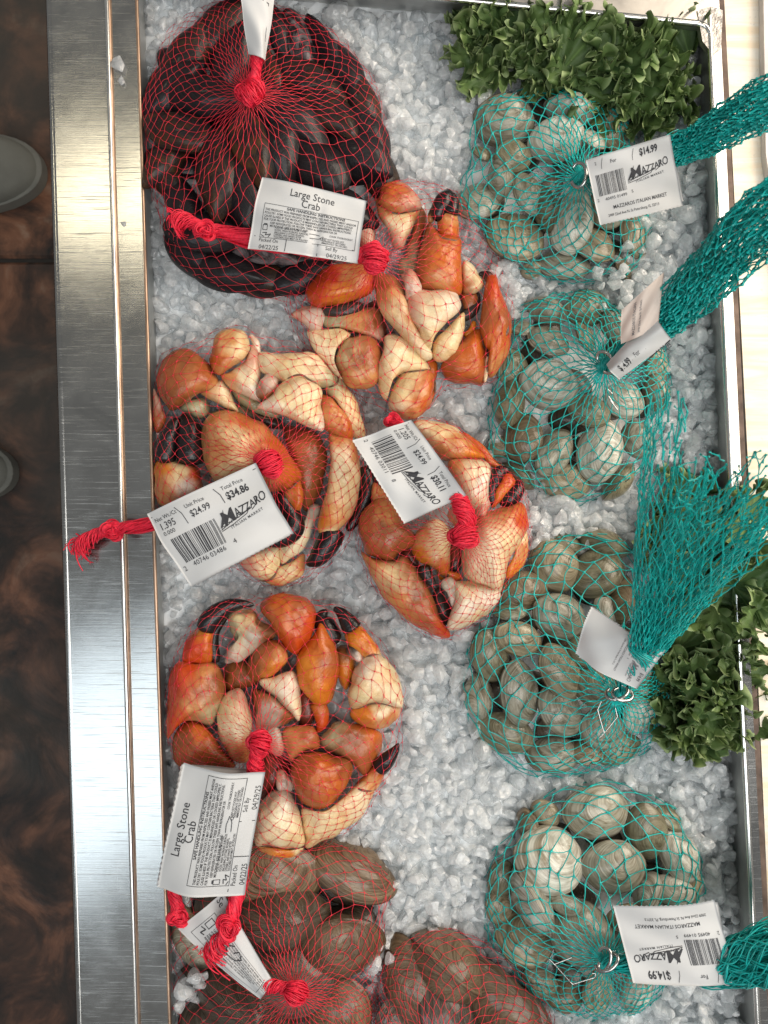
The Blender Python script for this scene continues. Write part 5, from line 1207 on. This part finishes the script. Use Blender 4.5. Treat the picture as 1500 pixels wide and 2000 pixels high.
# --- teal bags
def ring_clip(root, c, z, R, ang, name='metal_clip'):
    t = np.linspace(-2.5, 2.5, 26); P = []
    for a in t:
        x, y = R*math.cos(a)*.62, R*math.sin(a); P.append(W(c[0]+x*math.cos(ang)-y*math.sin(ang), c[1]+x*math.sin(ang)+y*math.cos(ang), z+.0045*math.cos(a)))
    v, f = tubes(np.array(P)[None], 0.0015, 10); part(name, v, f, WIRE, root)
def wire(root, pts, z, name='wire_staple'):
    A = resample(np.array(pts, float), 40); A = np.array([np.array(pts[0])]+[np.array(pts[i])*(1-t)+np.array(pts[i+1])*t for i in range(len(pts)-1) for t in np.linspace(.08, 1, 9)])
    v, f = tubes(Wn(A[:, 0], A[:, 1], z)[None], .0006, 8); part(name, v, f, WIRE, root)
def sleeve(root, path, rad, NC, seed, r=.0005, cell=15, folds=3, fray=0, zs=1.0, name='net_neck', flat=.75, layers=1):
    """the gathered free end of the net: the same diamond lattice on a folded tube"""
    rr = np.random.default_rng(seed); A0 = np.array(path, float); n0 = 60
    A = resample(A0, n0); Lp = np.linalg.norm(np.diff(A[:, :2], axis=0), axis=1).sum(); NR = max(6, int(Lp/cell))
    A = resample(A0, NR+1); R = np.interp(np.linspace(0, 1, NR+1), np.linspace(0, 1, len(rad)), rad)
    Pw = Wn(A[:, 0], A[:, 1], A[:, 2]); T = np.gradient(Pw, axis=0); T /= np.linalg.norm(T, axis=1, keepdims=True)
    Sd = np.cross(T, np.array([0, 0, 1.])); Sd /= np.linalg.norm(Sd, axis=1, keepdims=True); N = np.cross(Sd, T)
    out = []; rd = []
    for l in range(layers):
        G_ = np.zeros((NR+1, NC, 3)); ph = rr.uniform(0, 6.28, 4)
        for i in range(NR+1):
            for j in range(NC):
                th = 2*PI*(j+.5*(i % 2))/NC+.25*math.sin(i*.35+ph[0])
                fold = 1-.28*(math.sin(folds*th+ph[1]+i*.12)*.5+.5)-.20*(math.sin((folds*2+1)*th+ph[2]-i*.08)*.5+.5)-.22*l
                q = S(R[i], A[i, 2])*fold*(1+rr.normal()*.05)
                e = rr.normal()*S(3.5, 0)*(1+(fray*4 if i >= NR-2 else 0))
                G_[i, j] = Pw[i]+Sd[i]*q*math.cos(th)+N[i]*q*flat*math.sin(th)+T[i]*e
        for i in range(NR):
            for j in range(NC):
                if fray and i > NR*.72 and rr.random() < fray*(i/NR): continue
                for q in (0, 1):
                    jj = (j+q) % NC if i % 2 else (j-q) % NC
                    a = G_[i, j]; b = G_[i+1, jj]; s = np.array([0, .14, .5, .86, 1])
                    p = a+(b-a)*s[:, None]; p[2] += rr.normal(size=3)*.0008
                    out.append(p); rd.append(r*np.array([2.1, 1, .9, 1, 2.1]))
    v, f = tubes(np.array(out), np.array(rd), 4); return part(name, v, f, TEAL, root)
TR_ = .00050
B = bag('topmost teal net bag of pale clams, below the curly kale', at=K1, group=GT)
netting(['teal1'], 'teal1', K1, .066, 37, 16, TR_, TEAL, B, seed=21, knot=2.3, r0=7)
ring_clip(B, (1130, 342), .082, 24, .1); v, f = bundle([(1120, 352, .066), (1150, 340, .078), (1200, 325, .084), (1330, 285, .084)], [10, 12, 26, 34], 60, .0006, 31); part('gathered_strands', v, f, TEAL, B)
sleeve(B, [(1312, 292, .086), (1360, 275, .100), (1420, 240, .125), (1500, 198, .155), (1640, 140, .19)], [36, 40, 48, 58, 66], 30, 5, cell=17, r=.00068, layers=2)
T = Tag(B, [(1144, 313, .098), (1309, 262, .116), (1335, 402, .094), (1172, 440, .084)], bow=(.002, -.003), wave=.001); clam_label(T, 5); T.done()
T = Tag(B, [(1160, 318, .078), (1310, 270, .090), (1337, 392, .080), (1190, 432, .070)], bow=(.001, 0), name='folded_tag')
B = bag('second teal net bag of clams down the right side, tag rolled round its neck', at=K2, group=GT)
netting(['teal2'], 'teal2', K2, .066, 37, 16, TR_, TEAL, B, seed=22, knot=2.3, r0=7)
ring_clip(B, (1183, 708), .082, 23, -.5); v, f = bundle([(1170, 722, .066), (1195, 705, .074), (1250, 665, .088), (1300, 630, .092)], [10, 13, 28, 34], 60, .0006, 32); part('gathered_strands', v, f, TEAL, B)
sleeve(B, [(1286, 636, .094), (1330, 590, .115), (1400, 520, .155), (1470, 445, .20), (1570, 370, .24)], [40, 50, 62, 74, 80], 32, 6, cell=18, r=.00068, layers=2)
wire(B, [b3(610, 568), b3(700, 655)], .056); wire(B, [b3(680, 668), b3(706, 706)], .055); wire(B, [b3(690, 690), b3(727, 738)], .055)
T = Tag(B, [(1184, 712, .086), (1276, 612, .108), (1312, 664, .108), (1210, 741, .088)], bow=(.001, .010), zig=''); T.txt('$14.99', .12, .24, .13, .6, .03, 0); T.txt('For', .42, .22, .09, .8); T.txt('06/22/25', .70, .36, .09, .8); T.line([(.04, .36), (.98, .30)], .012); T.line([(.33, .03), (.36, .22)], .01); T.line([(.6, .02), (.62, .22)], .01); T.done()
T = Tag(B, [(1213, 672, .094), (1214, 606, .104), (1297, 531, .118), (1286, 640, .112)], bow=(.002, .004), mat=PAPER_W, name='tag_flap', zig='t'); T.txt('MAZZAROS ITALIAN', .1, .45, .12, .7, .01); T.txt('2909 22nd Ave N. St Peters', .1, .62, .09, .7, .01); T.done(INK2)
B = bag('teal net bag of tan clams whose long frayed neck flares up over the kale', at=K3, group=GT)
netting(['teal3'], 'teal3', K3, .066, 37, 16, TR_, TEAL, B, seed=23, knot=2.3, r0=7)
ring_clip(B, (1205, 1352), .084, 22, 1.3); ring_clip(B, (1216, 1356), .086, 20, 1.8)
v, f = bundle([(1210, 1360, .066), (1225, 1330, .080), (1250, 1290, .098), (1262, 1262, .104)], [9, 14, 26, 34], 60, .0006, 33); part('gathered_strands', v, f, TEAL, B)
sleeve(B, [(1258, 1275, .100), (1290, 1215, .125), (1335, 1140, .16), (1385, 1062, .20), (1432, 985, .235), (1465, 925, .26)], [38, 60, 88, 118, 145, 160], 30, 7, cell=24, folds=4, fray=.6, r=.00048, layers=2, flat=.6)
sleeve(B, [(1256, 1270, .105), (1264, 1180, .135), (1274, 1060, .18), (1288, 930, .225), (1302, 790, .26)], [26, 38, 48, 50, 46], 18, 8, cell=24, folds=2, fray=.6, r=.00045, layers=1, name='frayed_net_end')
wire(B, [b4(690, 915), b4(668, 965), b4(700, 1080), b4(765, 1000), b4(750, 940)], .058); wire(B, [b4(678, 1100), b4(700, 1078)], .055)
T = Tag(B, [(1300, 1271, .112), (1243, 1346, .094), (1122, 1278, .082), (1156, 1184, .082)], bow=(.003, .006), wave=.002, zig='b'); clam_label(T, 6); T.done(INK2)
T = Tag(B, [(1290, 1268, .100), (1240, 1338, .084), (1130, 1285, .074), (1160, 1192, .074)], bow=(.001, .002), name='folded_tag')
B = bag('lowest teal net bag of pale clams with its tag upside down', at=K4, group=GT)
netting(['teal4'], 'teal4', K4, .068, 37, 17, TR_, TEAL, B, seed=24, knot=2.3, r0=7)
ring_clip(B, (1178, 1874), .084, 24, .25); ring_clip(B, (1188, 1880), .086, 22, .9)
v, f = bundle([(1175, 1876, .066), (1210, 1882, .078), (1300, 1888, .084), (1430, 1890, .094)], [10, 14, 28, 40], 70, .0006, 34); part('gathered_strands', v, f, TEAL, B)
v1 = bundle([(1415, 1888, .094), (1460, 1876, .105), (1520, 1868, .12), (1620, 1860, .14)], [36, 46, 60, 66], 220, .0006, 35, twist=.15); part('strands', *v1, TEAL, B)
sleeve(B, [(1410, 1889, .096), (1460, 1878, .105), (1520, 1868, .12), (1620, 1860, .14)], [40, 52, 64, 70], 40, 9, cell=22, folds=5, layers=2, flat=.6)
wire(B, [b5(395, 965), b5(420, 990), b5(512, 1092), b5(625, 1058), b5(630, 1038), b5(612, 1036)], .056); wire(B, [b5(418, 992), b5(508, 957)], .056)
T = Tag(B, [(1441, 1919, .104), (1237, 1921, .094), (1198, 1771, .094), (1395, 1757, .104)], bow=(.004, -.003), wave=.001); clam_label(T, 7); T.done()
T = Tag(B, [(1430, 1915, .094), (1245, 1915, .086), (1205, 1778, .086), (1402, 1762, .094)], bow=(.002, 0), name='folded_tag')
bpy.context.view_layer.update()
print('objects', len(bpy.data.objects))
